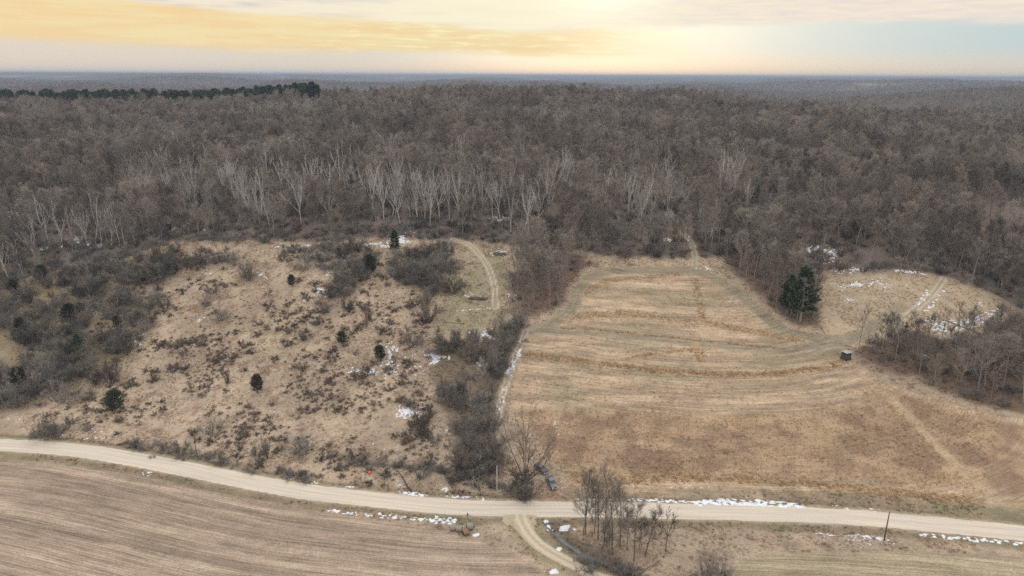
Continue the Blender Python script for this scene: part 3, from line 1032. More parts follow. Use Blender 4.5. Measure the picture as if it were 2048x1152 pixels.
def forest_tree(H, spread, base, n1, n2, n3, n4, w, r0=0.2, crown_up=0.12):
    tr, cr = MB(), MB()
    lean = rv(0.03); lean.z = 0
    pts, dirs, rad = limb(tr, Vector((0, 0, -0.5)), (Vector((0, 0, 1)) + lean).normalized(), H * 0.9, r0, 0.05, 7, 0.03, 0.045, 6)
    az = random.uniform(0, 6)
    for i in range(n1):
        t = base + (0.97 - base) * (i + random.random() * 0.7) / n1
        p, d, r = along(pts, dirs, rad, t)
        az += 2.4 + random.uniform(-0.4, 0.4)
        k = (t - base) / (1 - base)
        L = H * spread * (0.55 + 0.9 * math.sin(math.pi * min(1, 0.25 + 0.62 * k))) * random.uniform(0.75, 1.15) * (1 - 0.45 * k)
        dd = outdir(Vector((0, 0, 1)), R(random.uniform(42, 66) - 28 * k), az)
        b = limb(cr, p, dd, L, max(0.035, r * 0.5), 0.02, 4, crown_up, 0.13, 3)
        for _ in range(n2):
            q, e, rr = along(*b, random.uniform(0.25, 1.0))
            ee = (outdir(e, random.uniform(0.35, 0.85)) + Vector((0, 0, 0.25))).normalized()
            s = limb(cr, q, ee, L * random.uniform(0.28, 0.5), rr * 0.6, 0.012, 2, 0.15, 0.15, 3)
            twigs(cr, *s, n3, 1.15, w, n4)
    # lower epicormic bits
    return tr, cr


def aspen_tree(H, nst, w, forked=True):
    tr, cr = MB(), MB()
    lean = rv(0.15); lean.z = 0
    fh = random.uniform(0.28, 0.45)
    pts, dirs, rad = limb(tr, Vector((0, 0, -0.5)), (Vector((0, 0, 1)) + lean).normalized(), H * fh, 0.21, 0.17, 4, 0.02, 0.04, 6)
    az = random.uniform(0, 6)
    for i in range(nst):
        t = 1.0 if i < 3 else random.uniform(0.55, 1)
        p, d, r = along(pts, dirs, rad, t)
        az += 2.3 + random.uniform(-0.5, 0.5)
        a = R(random.uniform(10, 36)) if i else R(6)
        s = limb(tr, p, outdir(d, a, az), H * (1 - fh) * random.uniform(0.7, 1.0), 0.125, 0.045, 6, 0.05, 0.075, 4)
        for _ in range(7):
            q, e, rr = along(*s, random.uniform(0.2, 0.95))
            b = limb(tr, q, (outdir(e, random.uniform(0.3, 0.7)) + Vector((0, 0, 0.15))).normalized(), H * random.uniform(0.10, 0.2), max(0.04, rr * 0.5), 0.025, 3, 0.12, 0.12, 3)
            twigs(cr, *b, 3, 1.1, w, 2, 0.2)
    return tr, cr


def shrub(H, W, nst, n2, n3, n4, w, core=0.02):
    tr, cr = MB(), MB()
    az = random.uniform(0, 6)
    for i in range(nst):
        az += 2.4
        a = R(random.uniform(8, 68)) * W
        L = H * random.uniform(0.65, 1.0) * (1 - 0.15 * a)
        s = limb(tr, Vector((random.gauss(0, 0.12), random.gauss(0, 0.12), -0.15)), outdir(Vector((0, 0, 1)), a, az), L, 0.05 * H / 4, 0.012, 4, 0.05, 0.13, 3)
        for _ in range(n2):
            q, e, rr = along(*s, random.uniform(0.15, 1.0))
            b = limb(cr, q, (outdir(e, random.uniform(0.4, 0.9)) + Vector((0, 0, 0.15))).normalized(), L * random.uniform(0.2, 0.4), rr * 0.6 + 0.006, 0.008, 2, 0.1, 0.16, 3)
            twigs(cr, *b, n3, H * 0.17, w, n4, 0.1)
    return tr, cr


def cedar(H, W, n, w):
    tr, cr = MB(), MB()
    pts, dirs, rad = limb(tr, Vector((0, 0, -0.2)), Vector((0, 0, 1)), H * 0.95, 0.12 * H / 5, 0.02, 4, 0, 0.02, 5)
    for i in range(n):
        t = random.random() ** 0.8
        z = 0.06 * H + t * 0.86 * H
        rr = W * H * (math.sin(math.pi * min(1.0, 0.22 + 0.72 * t)) ** 0.8) * random.uniform(0.75, 1.15)
        a = random.uniform(0, 2 * math.pi)
        d = Vector((math.cos(a), math.sin(a), random.uniform(0.15, 0.7))).normalized()
        b = limb(cr, Vector((0, 0, z)), d, rr, 0.025, 0.01, 2, 0.08, 0.08, 3)
        for _ in range(7):
            q, e, r_ = along(*b, random.uniform(0.25, 1.0))
            for _ in range(3):
                cr.sliver(q + rv(0.05), (outdir(e, random.uniform(0.2, 0.9)) + Vector((0, 0, 0.2))).normalized(), H * 0.085 * random.uniform(0.6, 1.2), w)
    return tr, cr


def pine(H, W, nwh, w, bare=0.18):
    tr, cr = MB(), MB()
    pts, dirs, rad = limb(tr, Vector((0, 0, -0.4)), Vector((0, 0, 1)), H * 0.97, 0.018 * H, 0.03, 6, 0, 0.015, 6)
    for i in range(nwh):
        t = bare + (0.98 - bare) * i / nwh
        z = t * H
        nb = random.randint(4, 6); a0 = random.uniform(0, 6)
        k = (t - bare) / (1 - bare)
        for j in range(nb):
            if random.random() < 0.12:
                continue
            L = W * H * (0.35 + 0.75 * math.sin(math.pi * (0.22 + 0.6 * k))) * (1.08 - 0.9 * k ** 1.6) * random.uniform(0.65, 1.15)
            a = a0 + j * 2 * math.pi / nb + random.uniform(-0.3, 0.3)
            d = Vector((math.cos(a), math.sin(a), random.uniform(-0.05, 0.25) + 0.4 * k)).normalized()
            b = limb(cr, Vector((0, 0, z)), d, L, 0.05, 0.015, 3, 0.05, 0.07, 3)
            for _ in range(int(9 + 12 * L / (W * H))):
                q, e, r_ = along(*b, random.uniform(0.3, 1.0))
                q = q + rv(0.12)
                for _ in range(5):
                    cr.sliver(q, (outdir(e, random.uniform(0.2, 1.2)) + Vector((0, 0, 0.25))).normalized(), 0.055 * H * random.uniform(0.5, 1.0), w)
    return tr, cr


PROTO = {}


def reg(kind, made, mt, mc):
    tr, cr = made
    a = tr.mesh('trunk', mt, True); b = cr.mesh('crown', mc)
    # one joined mesh for the mass of trees behind
    j = MB(); j.v = tr.v + cr.v; n = len(tr.v)
    j.f = tr.f + [tuple(i + n for i in f) for f in cr.f]
    me = bpy.data.meshes.new(kind + '_whole'); me.from_pydata(j.v, [], j.f)
    me.materials.append(mt); me.materials.append(mc)
    me.polygons.foreach_set('material_index', [0] * len(tr.f) + [1] * len(cr.f))
    H = max(v[2] for v in cr.v)
    PROTO.setdefault(kind, []).append((a, b, me, H))


for i in range(8):
    reg('tree', forest_tree(18 + i % 3, (0.24, 0.20, 0.27, 0.22, 0.18, 0.25, 0.15, 0.23)[i], (0.34, 0.40, 0.30, 0.38, 0.44, 0.32, 0.36, 0.28)[i], 15, 8, 7, 5, 0.042, 0.24, 0.20), M_BARK, M_TWIG)
for i in range(4):
    reg('far_tree', forest_tree(17 + i % 2, (0.24, 0.20, 0.26, 0.22)[i], 0.35, 9, 4, 4, 2, 0.14, 0.2, 0.2), M_BARK, M_TWIG)
for i in range(3):
    reg('pole_tree', forest_tree(15, 0.16, 0.35, 11, 5, 5, 2, 0.045, 0.12, 0.2), M_BARK, M_TWIG)
for i in range(9):
    reg('aspen', aspen_tree(22 + i % 5, (5, 6, 7, 4, 6, 8, 5, 3, 6)[i], 0.05), M_PALE, M_PALETWIG)
for i in range(5):
    reg('shrub', shrub(4.0, (1.0, 0.8, 1.2, 0.9, 1.1)[i], 10, 8, 8, 3, 0.032), M_DARKTWIG, M_DARKTWIG if i % 2 else M_MIDTWIG)
for i in range(4):
    reg('brush', shrub(1.1, 1.5, 11, 8, 7, 3, 0.030), M_BROWN, M_BROWN)
for i in range(3):
    reg('cedar', cedar(5, (0.34, 0.28, 0.38)[i], 170, 0.13), M_BARK, M_CEDAR)
for i in range(3):
    reg('pine', pine(20, (0.22, 0.19, 0.24)[i], 26, 0.30), M_BARK, M_PINE)


def plant(kind, var, x, y, H, label, cat, name, group=None, rz=None, wide=1.0, whole=False):
    a, b, me, h = PROTO[kind][var % len(PROTO[kind])]
    s = H / h
    z = hz(x, y)
    rz = random.uniform(0, 6.28) if rz is None else rz
    if whole:
        o = bpy.data.objects.new(name, me)
        COL.objects.link(o)
        o.location = (x, y, z); o.rotation_euler = (0, 0, rz); o.scale = (s * wide, s * wide, s)
        return tag(o, label, cat, group)
    e = empty(name, (x, y, z), rz)
    e.scale = (s * wide, s * wide, s)
    for nm, m in (('trunk', a), ('crown', b)):
        c = bpy.data.objects.new(nm, m); COL.objects.link(c); c.parent = e
    return tag(e, label, cat, group)


def stuff_instances(name, meshes, P, rot, scl, label, cat, tint=None, realname=None):
    """one object whose points each carry a copy of one of the meshes"""
    P = np.asarray(P, np.float32)
    me = bpy.data.meshes.new(name + '_points')
    me.vertices.add(len(P)); me.vertices.foreach_set('co', P.ravel())
    a = me.attributes.new('turn', 'FLOAT', 'POINT'); a.data.foreach_set('value', np.asarray(rot, np.float32))
    a = me.attributes.new('size', 'FLOAT_VECTOR', 'POINT'); a.data.foreach_set('vector', np.asarray(scl, np.float32).ravel())
    a = me.attributes.new('pick', 'INT', 'POINT'); a.data.foreach_set('value', rng.integers(0, len(meshes), len(P)).astype(np.int32))
    if tint is not None:
        a = me.attributes.new('tint', 'FLOAT_COLOR', 'POINT')
        c = np.ones((len(P), 4), np.float32); c[:, :3] = tint
        a.data.foreach_set('color', c.ravel())
    o = bpy.data.objects.new(name, me); COL.objects.link(o)
    ng = bpy.data.node_groups.new(name, 'GeometryNodeTree')
    ng.interface.new_socket('Geometry', in_out='INPUT', socket_type='NodeSocketGeometry')
    ng.interface.new_socket('Geometry', in_out='OUTPUT', socket_type='NodeSocketGeometry')
    N, L = ng.nodes.new, ng.links.new
    gi, go = N('NodeGroupInput'), N('NodeGroupOutput')
    join = N('GeometryNodeJoinGeometry')
    for i, m in enumerate(meshes):
        po = bpy.data.objects.new('%s_kind_%d' % (name, i), m)
        oi = N('GeometryNodeObjectInfo'); oi.inputs['Object'].default_value = po
        oi.inputs['As Instance'].default_value = True
        L(oi.outputs['Geometry'], join.inputs[0])
    ip = N('GeometryNodeInstanceOnPoints')
    ip.inputs['Pick Instance'].default_value = True

    def attr(nm, typ):
        n = N('GeometryNodeInputNamedAttribute'); n.data_type = typ; n.inputs['Name'].default_value = nm
        return n.outputs[0]
    L(gi.outputs[0], ip.inputs['Points']); L(join.outputs[0], ip.inputs['Instance'])
    L(attr('pick', 'INT'), ip.inputs['Instance Index'])
    cmb = N('ShaderNodeCombineXYZ'); L(attr('turn', 'FLOAT'), cmb.inputs[2])
    er = N('FunctionNodeEulerToRotation'); L(cmb.outputs[0], er.inputs[0])
    L(er.outputs[0], ip.inputs['Rotation'])
    L(attr('size', 'FLOAT_VECTOR'), ip.inputs['Scale'])
    L(ip.outputs[0], go.inputs[0])
    md = o.modifiers.new('scatter', 'NODES'); md.node_group = ng
    tag(o, label, cat, kind='stuff')
    return o


def jitter(x0, x1, y0, y1, sp):
    gx, gy = np.meshgrid(np.arange(x0, x1, sp), np.arange(y0, y1, sp))
    gx = gx.ravel() + rng.uniform(-0.45, 0.45, gx.size) * sp
    gy = gy.ravel() + rng.uniform(-0.45, 0.45, gy.size) * sp
    return gx, gy


def in_view(x, y, margin=1.06):
    return np.abs(x) < (0.77 * margin) * np.maximum(y, 1) + 45


# ------------------------------------------------------------------ landmarks for the labels
def marks(*rows):
    return [(pix(*p)[:2], t) for p, t in rows]


MARK_MEADOW = marks(((516, 787), 'the round dark cedar low on the meadow'), ((233, 822), 'the bushy cedar above the road bend'), ((584, 574), 'the small lone cedar on the upper meadow'),
                    ((740, 548), 'the round cedar at the meadow top'), ((684, 688), 'the small cedar in mid meadow'), ((760, 722), 'the narrow cedar by the snow patch'),
                    ((870, 820), 'the foot of the ravine thicket'), ((300, 660), 'the rim of the left scrub'), ((700, 915), 'the creek'), ((430, 890), 'the thin brown pole'), ((820, 650), 'the hedge below the clearing'))
MARK_WOOD = marks(((60, 560), 'above the left scrub'), ((250, 500), 'above the long hedge'), ((450, 480), 'over the top of the meadow'), ((640, 480), 'over the snowy wood road'), ((790, 470), 'behind the dark spruce'),
                  ((950, 470), 'over the grassy clearing'), ((1120, 490), 'behind the grove by the clearing'), ((1280, 500), 'over the top of the hay field'), ((1390, 500), 'by the track leaving the hay field'),
                  ((1500, 490), 'beside the two green pines'), ((1650, 500), 'round the slash pile'), ((1770, 535), 'over the snowy strip of the far clearing'), ((1890, 545), 'at the head of the far clearing track'),
                  ((2010, 600), 'round the end of the far clearing'))


def nearest(M, x, y):
    return min(M, key=lambda m: (m[0][0] - x) ** 2 + (m[0][1] - y) ** 2)[1]


def mag(v, a, b, words=('small', 'middling', 'large')):
    return words[0] if v < a else words[1] if v < b else words[2]


# ------------------------------------------------------------------ the wood
def track_dist(x, y):
    d = np.full(np.shape(x), 1e9)
    for ln in TRACKS:
        d = np.minimum(d, dist_line(x, y, ln)[0])
    return d


# pale aspens standing out of the grey wood
ASP = []
for (bx, by, hp) in [(100, 490, 85), (125, 492, 88), (175, 495, 92), (190, 492, 95), (205, 494, 98), (222, 492, 90), (240, 490, 86), (150, 490, 80), (20, 560, 90), (45, 548, 80), (70, 520, 80),
                     (8, 545, 95), (60, 495, 70), (800, 446, 128), (768, 440, 120), (835, 440, 118), (745, 430, 105), (790, 436, 118), (820, 430, 110), (862, 444, 108), (880, 442, 112), (900, 440, 108),
                     (918, 436, 100), (960, 434, 86), (985, 432, 80), (1022, 468, 116), (1045, 474, 122), (1058, 470, 118), (1078, 455, 108), (1000, 440, 90), (1405, 484, 102), (1418, 480, 96), (1280, 448, 84),
                     (1300, 450, 88), (1330, 442, 78), (1262, 440, 70), (1450, 370, 76), (1478, 362, 66), (1438, 360, 64), (1090, 370, 70), (1125, 356, 66), (1150, 330, 50), (1190, 345, 60),
                     (640, 400, 88), (655, 396, 92), (680, 380, 88), (610, 410, 84), (585, 398, 80), (540, 455, 82), (520, 450, 78), (500, 430, 76), (470, 400, 72), (455, 410, 78), (430, 420, 84),
                     (415, 430, 80), (395, 415, 84), (370, 420, 86), (350, 400, 78), (330, 390, 70), (300, 410, 70), (285, 400, 66), (410, 370, 62), (560, 360, 66), (700, 340, 60), (720, 350, 62),
                     (450, 340, 52), (500, 330, 50), (610, 330, 56), (780, 330, 60), (820, 320, 48), (790, 255, 40), (300, 340, 50), (210, 350, 50), (160, 370, 56), (1210, 410, 70),
                     (870, 340, 50), (940, 330, 46), (1060, 330, 46), (1320, 380, 60), (1360, 400, 60), (1240, 470, 70), (1530, 430, 50), (1480, 470, 66)]:
    ASP.append((bx, by, hp))
arng = np.random.default_rng(8)
for _ in range(150):
    bx = arng.uniform(250, 1500); by = arng.uniform(290, 440) + (40 if 380 < bx < 1100 else 0) * arng.random()
    ASP.append((bx, min(by, 470), arng.uniform(0.75, 1.05) * (30 + (by - 240) * 0.36)))
ASPW = pixv(np.array([a[0] for a in ASP], float), np.array([a[1] for a in ASP], float))

TREES = []       # x, y, H, where
xa, ya = jitter(-420, 460, 215, 620, 5.5)
keep = in_view(xa, ya)
xa, ya = xa[keep], ya[keep]
e = ya - np.interp(xa, EX, EY)
m_wood = e > rng.uniform(-1, 3, len(e))
m_rv = inside(xa, ya, RAVINE) & (rng.random(len(xa)) < 0.4)
m_g1 = inside(xa, ya, GROVE_MID); m_g2 = inside(xa, ya, GROVE_PINE); m_th = inside(xa, ya, THICKET_R)
bad = inside(xa, ya, MCLEAR) | inside(xa, ya, RCLEAR) | inside(xa, ya, HAY) | (track_dist(xa, ya) < 3.2)
# a thinner place with snow and brush behind the pine
gap = pix(1680, 515); gapd = np.hypot((xa - gap[0]) / 24, (ya - gap[1]) / 9)
near_asp = np.zeros(len(xa), bool)
for ax_, ay_ in zip(*ASPW):
    near_asp |= (np.abs(xa - ax_) < 4.2) & (ya - ay_ < 4) & (ya - ay_ > -15)
bad |= fbm(xa / 26, ya / 26, 3, 95) < rng.uniform(0.16, 0.42, len(xa))
bad |= near_asp & (rng.random(len(xa)) < 0.8)
bad &= ~(m_g1 | m_g2)
sel = (m_wood | m_g1 | m_g2 | m_th | m_rv) & ~bad & ~((gapd < 1) & (rng.random(len(xa)) < 0.9))
for x, y, g1, g2, th, rv_ in zip(xa[sel], ya[sel], m_g1[sel], m_g2[sel], m_th[sel], m_rv[sel]):
    H = float(rng.uniform(11, 23)) * (0.85 + 0.35 * float(vnoise(x / 40, y / 40, 7)))
    where = 'grove' if g1 else 'pinegrove' if g2 else 'thicket' if th else 'ravine' if rv_ else 'wood'
    if where == 'ravine':
        H = 7.5 + 0.3 * H
    if where == 'thicket':
        H *= 0.95
    if where in ('grove', 'pinegrove'):
        H = max(H, 15.5) * 1.02
    TREES.append((x, y, H, where))
TREES = np.array(TREES, dtype=object)
tx, ty, tH = TREES[:, 0].astype(float), TREES[:, 1].astype(float), TREES[:, 2].astype(float)
tz = hgt(tx, ty)
dep = np.hypot(np.hypot(tx, ty), CAM_Z - tz)
order = np.argsort(-(tH / dep) * (np.abs(tx) < 0.74 * ty))
N_IND = 285
WHERE = {'wood': ('tall bare grey tree at the near edge of the hillside wood', 'bare trees along the edge of the wood'),
         'grove': ('bare grey tree in the grove between the grassy clearing and the hay field', 'bare trees of the grove by the clearing'),
         'pinegrove': ('bare grey tree in the grove that surrounds the big pine', 'bare trees of the grove round the pine'),
         'ravine': ('bare grey tree rising out of the ravine thicket', 'bare trees in the ravine'),
         'thicket': ('slim bare tree in the thicket behind the hunting blind', 'bare trees of the thicket behind the blind')}
ind = order[:N_IND]
for i in ind:
    lab, grp = WHERE[TREES[i, 3]]
    if TREES[i, 3] == 'wood':
        lab = '%s bare tree at the wood edge %s' % (mag(tH[i], 17.5, 20.5, ('shorter', 'tall', 'very tall')), nearest(MARK_WOOD, tx[i], ty[i]))
        grp = 'bare trees at the wood edge ' + nearest(MARK_WOOD, tx[i], ty[i])
    else:
        lab = lab.replace('bare', mag(tH[i], 14.0 if TREES[i, 3] in ('thicket', 'ravine') else 16.5, 99, ('shorter', 'taller', 'taller')) + ' bare', 1)
    kind = 'tree' if TREES[i, 3] in ('wood', 'pinegrove', 'grove') and rng.random() < 0.8 else 'pole_tree'
    plant(kind, int(rng.integers(0, 8)), tx[i], ty[i], tH[i], lab, 'tree', 'bare_tree', grp, wide=float(rng.uniform(0.85, 1.1)))
rest = order[N_IND:]
FX, FY, FH = [tx[rest]], [ty[rest]], [tH[rest]]
# the same wood further up, over the ridge
xb, yb = jitter(-1150, 1200, 620, 1330, 6.6)
k2 = in_view(xb, yb)
xb, yb = xb[k2], yb[k2]
UU = np.linspace(-0.86, -0.24, 60)
_yy = np.arange(620, 1000, 4.0)
CREST = np.array([_yy[np.argmax((h0(u * _yy, _yy) + 17 - CAM_Z) / _yy)] for u in UU])
CREST = np.convolve(np.pad(CREST, 3, 'edge'), np.ones(7) / 7, 'valid')
_u = xb / yb; _c = np.interp(_u, UU, CREST)
strip_ = (_u < -0.27) & (yb > _c - 40) & (yb < _c + 30)
xb, yb = xb[~strip_], yb[~strip_]
hb = rng.uniform(11, 22.5, len(xb)) * (0.85 + 0.35 * vnoise(xb / 45, yb / 45, 7))
FX.append(xb); FY.append(yb); FH.append(hb)
FX, FY, FH = map(np.concatenate, (FX, FY, FH))
hm = np.array([p[3] for p in PROTO['tree']]).mean()
fs = FH / hm
wid = rng.uniform(0.85, 1.2, len(FX))
stuff_instances('forest', [p[2] for p in PROTO['tree']], np.stack([FX, FY, hgt(FX, FY)], 1), rng.uniform(0, 6.28, len(FX)),
                np.stack([fs * wid, fs * wid, fs], 1), 'bare grey winter wood covering the hillside and ridge', 'forest')
# woods on the hills beyond
xs_, ys_, ss_ = [], [], []
for y0, y1, sp in ((1330, 2200, 10.5), (2200, 3400, 14.5), (3400, 5600, 21.0)):
    a, b = jitter(-0.82 * y1, 0.82 * y1, y0, y1, sp)
    kk = in_view(a, b) & (fbm(a / 420, b / 300, 3, 14) < 0.70)
    a, b = a[kk], b[kk]
    xs_.append(a); ys_.append(b); ss_.append(rng.uniform(0.8, 1.15, len(a)) * (sp / 10.5) ** 0.55)
xs_, ys_, ss_ = map(np.concatenate, (xs_, ys_, ss_))
wdt = ss_ * np.where(ys_ > 3400, 1.5, np.where(ys_ > 2200, 1.25, 1.1))
stuff_instances('distant_forest', [p[2] for p in PROTO['far_tree']], np.stack([xs_, ys_, hgt(xs_, ys_)], 1), rng.uniform(0, 6.28, len(xs_)),
                np.stack([wdt, wdt, ss_], 1), 'hazy bare woods on the hills beyond the ridge', 'forest')

for i, (bx, by, hp) in enumerate(ASP):
    g = pix(bx, by)
    d = project(*g)[2]
    H = min(30.0, max(14.0, hp * d / 1365.0 * float(arng.uniform(0.8, 1.2))))
    if by > 485:
        lab = ('pale white stemmed aspen at the snowy wood edge above the left scrub', 'aspens above the scrub')
    elif 730 < bx < 1100 and by > 425:
        lab = ('tall pale aspen with many bare stems just above the clearing', 'tall aspens above the clearing')
    else:
        nm_ = nearest(MARK_WOOD, g[0], g[1] * 0.999)
        lab = ('slender pale aspen up the hillside %s' % nm_, 'pale aspens up the hillside ' + nm_)
    plant('aspen', i, g[0], g[1], H, lab[0], 'tree', 'aspen_tree', lab[1], wide=float(arng.uniform(0.75, 1.15)))

# pine plantation on the ridge
prng = np.random.default_rng(4)
for i in range(285):
    u = prng.uniform(-0.80, -0.275)
    y = float(np.interp(u, UU, CREST) + prng.uniform(-40, 16))
    if -0.71 < u < -0.66 and prng.random() < 0.7:
        continue
    plant('pine', i, u * y, y, prng.uniform(24, 31), 'dark green pine in the long row along the ridge', 'tree', 'pine_tree', 'pines along the ridge', whole=True, wide=float(prng.uniform(1.2, 1.6)))


def conifer(px_, py_, hp, kind, label, cat='tree', name='cedar_tree', wide=1.0, var=0, group=None):
    g = pix(px_, py_)
    d = project(*g)[2]
    return plant(kind, var, g[0], g[1], hp * d / 1365.0 * 1.05, label, cat, name, group, wide=wide)


conifer(1600, 642, 112, 'pine', 'big dark green pine at the corner of the hay field', name='pine_tree', wide=1.2)
conifer(1574, 628, 82, 'pine', 'smaller pine growing against the big pine by the hay field', name='pine_tree', var=1, wide=1.3)
conifer(1510, 415, 46, 'pine', 'lone green pine among bare trees above the hay field', name='pine_tree', var=2)
conifer(1545, 395, 48, 'pine', 'upper of two green pines among bare trees above the field', name='pine_tree', var=0)
conifer(790, 506, 46, 'pine', 'dark pointed spruce at the snowy end of the wood road', name='spruce_tree', var=1, wide=1.3)
for i, (a, b, hh, lb) in enumerate([
    (740, 548, 40, 'dark round cedar at the top of the open meadow'),
    (584, 574, 26, 'small dark cedar alone on the upper meadow'),
    (684, 688, 28, 'small dark cedar amid low brush in mid meadow'),
    (760, 722, 34, 'narrow dark cedar beside a snow patch'),
    (516, 787, 42, 'round dark cedar low on the open meadow with snow beside it'),
    (233, 822, 48, 'dark bushy cedar standing clear above the gravel road'),
    (140, 645, 40, 'dark cedar in the gap of the left scrub'),
    (45, 672, 40, 'green tipped cedar in the scrub at the far left'),
    (160, 712, 46, 'deep green cedar in the middle of the left scrub'),
    (86, 560, 32, 'dark cedar under the pale aspens'),
    (30, 590, 34, 'round dark cedar in the upper left scrub'),
    (45, 780, 50, 'dark cedar over the road bend in the left scrub'),
    (236, 655, 26, 'small cedar at the right end of the left scrub')]):
    conifer(a, b, hh, 'pine' if i == 8 else 'cedar', lb, var=i, wide=1.15)

# ------------------------------------------------------------------ shrubs
SHR = []       # px, py, height px, wide, key


def mass(poly, sp, hr, key, wide=1.0, open_=0.0):
    x0, y0 = poly.min(0); x1, y1 = poly.max(0)
    a, b = jitter(x0, x1, y0, y1, sp)
    k = inside(a, b, poly) & (fbm(a / 11, b / 8, 2, 81) > open_)
    for x, y in zip(a[k], b[k]):
        SHR.append((x, y, float(rng.uniform(*hr)), wide * float(rng.uniform(0.8, 1.25)), key))


mass(LEFT_SCRUB, 4.8, (3.6, 10.5), 'scrub', 1.1, 0.31)
mass(HEDGE_A, 4.2, (3.6, 7.2), 'hedge', 1.2)
mass(HEDGE_B, 4.2, (4.6, 8.4), 'hedge', 1.15)
mass(RAVINE, 3.9, (2.6, 8.8), 'ravine', 1.05, 0.36)
_ex, _ey = jitter(-360, 380, 200, 460, 4.0)
_ee = _ey - np.interp(_ex, EX, EY)
_k = (_ee > -1.5) & (_ee < 75) & ~inside(_ex, _ey, MCLEAR) & ~inside(_ex, _ey, RCLEAR) & ~inside(_ex, _ey, HAY) & (track_dist(_ex, _ey) > 2.5) & (rng.random(len(_ex)) < 0.9 - _ee / 110) & (np.abs(_ex) < 0.8 * _ey)
_k &= ~((np.hypot((_ex - gap[0]) / 24, (_ey - gap[1]) / 9) < 1) & (rng.random(len(_ex)) < 0.7))
for x, y in zip(_ex[_k], _ey[_k]):
    SHR.append((x, y, float(rng.uniform(2.2, 6.5)), float(rng.uniform(1.0, 1.6)), 'woodedge'))
for ln, n_ in ((CREEK, 46), (chaikin(pxs([(255, 888), (330, 900), (400, 914), (460, 926), (560, 948), (640, 958)]), 1), 42), (chaikin(pxs([(1150, 1120), (1210, 1128), (1260, 1142), (1300, 1148)]), 1), 16)):
    cs = np.concatenate([[0], np.cumsum(np.hypot(*np.diff(ln, axis=0).T))])
    for t_ in rng.uniform(0, cs[-1], n_):
        SHR.append((float(np.interp(t_, cs, ln[:, 0]) + rng.normal(0, 1.6)), float(np.interp(t_, cs, ln[:, 1]) + rng.normal(0, 1.6)), float(rng.uniform(0.9, 2.6)), float(rng.uniform(1.2, 1.9)), 'bank'))
mass(GROVE_PINE, 6.5, (2, 3.6), 'pinegrove', 1.1)
mass(GROVE_MID, 7.0, (2, 3.2), 'grove', 1.1)
mass(THICKET_R, 5.6, (2.6, 5.5), 'thicket', 1.1)
for a, b, hp, wd in [(500, 562, 46, 1.0), (607, 542, 48, .9), (565, 524, 36, .8), (455, 526, 42, 1.1), (470, 532, 36, 1.0), (430, 528, 40, 1.0), (405, 532, 40, 1.1), (380, 538, 40, 1.1), (350, 548, 42, 1.1),
                     (320, 556, 42, 1.1), (290, 562, 40, 1.1), (255, 568, 42, 1.1), (425, 588, 30, 1.2), (445, 640, 38, 1.2), (412, 612, 28, 1), (330, 618, 24, 1), (640, 612, 28, 1), (690, 595, 46, 1),
                     (720, 562, 56, 1), (700, 625, 34, 1), (735, 640, 24, 1), (655, 625, 30, 1.2), (610, 682, 18, 1.3), (825, 694, 58, 1.25), (855, 645, 50, .8), (905, 588, 46, .9), (850, 612, 44, .9),
                     (425, 872, 54, .9), (388, 872, 24, 1.0), (536, 918, 58, .9), (614, 905, 54, 1.1), (595, 905, 34, 1), (112, 872, 46, 1.2), (85, 868, 36, 1.1), (175, 862, 30, .9), (870, 884, 26, 1.2), (845, 858, 46, .9),
                     (820, 815, 22, 1.2), (128, 806, 60, 1.1), (195, 768, 44, 1.0), (220, 768, 58, .9), (72, 792, 66, 1.1), (300, 895, 24, 1.1), (330, 898, 26, 1.2), (360, 905, 30, 1.1), (390, 910, 22, 1.0),
                     (440, 922, 34, 1.1), (510, 912, 34, .9), (455, 765, 34, .5), (455, 925, 22, 1), (270, 890, 24, 1), (1055, 998, 46, 1.2), (1040, 995, 40, 1.2), (1020, 985, 36, 1.1), (960, 948, 62, 1.1),
                     (925, 940, 50, 1.0), (990, 930, 60, 1.0), (905, 965, 30, 1.1), (950, 975, 26, 1.3), (985, 975, 30, 1.2), (1040, 970, 40, 1.1), (840, 960, 24, 1.3), (770, 955, 16, 1.4), (680, 935, 14, 1.4),
                     (1020, 668, 40, 1.0), (905, 702, 44, 1.2), (1420, 1150, 44, .8), (1445, 1160, 34, 1.0), (1390, 1162, 30, .9), (1180, 1145, 34, 1.2), (1230, 1140, 40, 1.1), (917, 645, 18, .5),
                     (810, 560, 44, 1.0), (840, 560, 46, 1.0)]:
    g = pix(a, b)
    H = hp * project(*g)[2] / 1365.0 * 1.08
    key = 'verge' if b > 860 else 'meadow'
    SHR.append((g[0], g[1], H, wd, key))
SL = {'scrub': ('bare grey shrub in the dense scrub at the left end of the meadow', 'shrubs of the left scrub'),
      'hedge': ('bare grey shrub in the hedge between meadow and clearing', 'shrubs of the hedge by the clearing'),
      'ravine': ('dark bare shrub packed in the ravine beside the field track', 'shrubs filling the ravine'),
      'pinegrove': ('low shrub under the trees round the big pine', 'undergrowth round the pine'),
      'grove': ('low shrub under the grove beside the clearing', 'undergrowth of the grove'),
      'thicket': ('bare shrub in the thicket behind the hunting blind', 'undergrowth of the thicket'),
      'bank': ('scrubby bush along a creek bank', 'bushes along the creek banks'),
      'woodedge': ('bare shrub in the undergrowth at the foot of the hillside wood', 'undergrowth at the foot of the wood'),
      'verge': ('bare shrub beside the gravel road', 'shrubs along the gravel road'),
      'meadow': ('bare grey shrub standing on the dry meadow', 'shrubs on the meadow')}
S_ = np.array([(s[0], s[1], s[2], s[3]) for s in SHR])
sz = hgt(S_[:, 0], S_[:, 1]); sd_ = np.hypot(np.hypot(S_[:, 0], S_[:, 1]), CAM_Z - sz)
score = S_[:, 2] / sd_ + np.array([1.0 if s[4] in ('verge', 'meadow') else 0 for s in SHR])
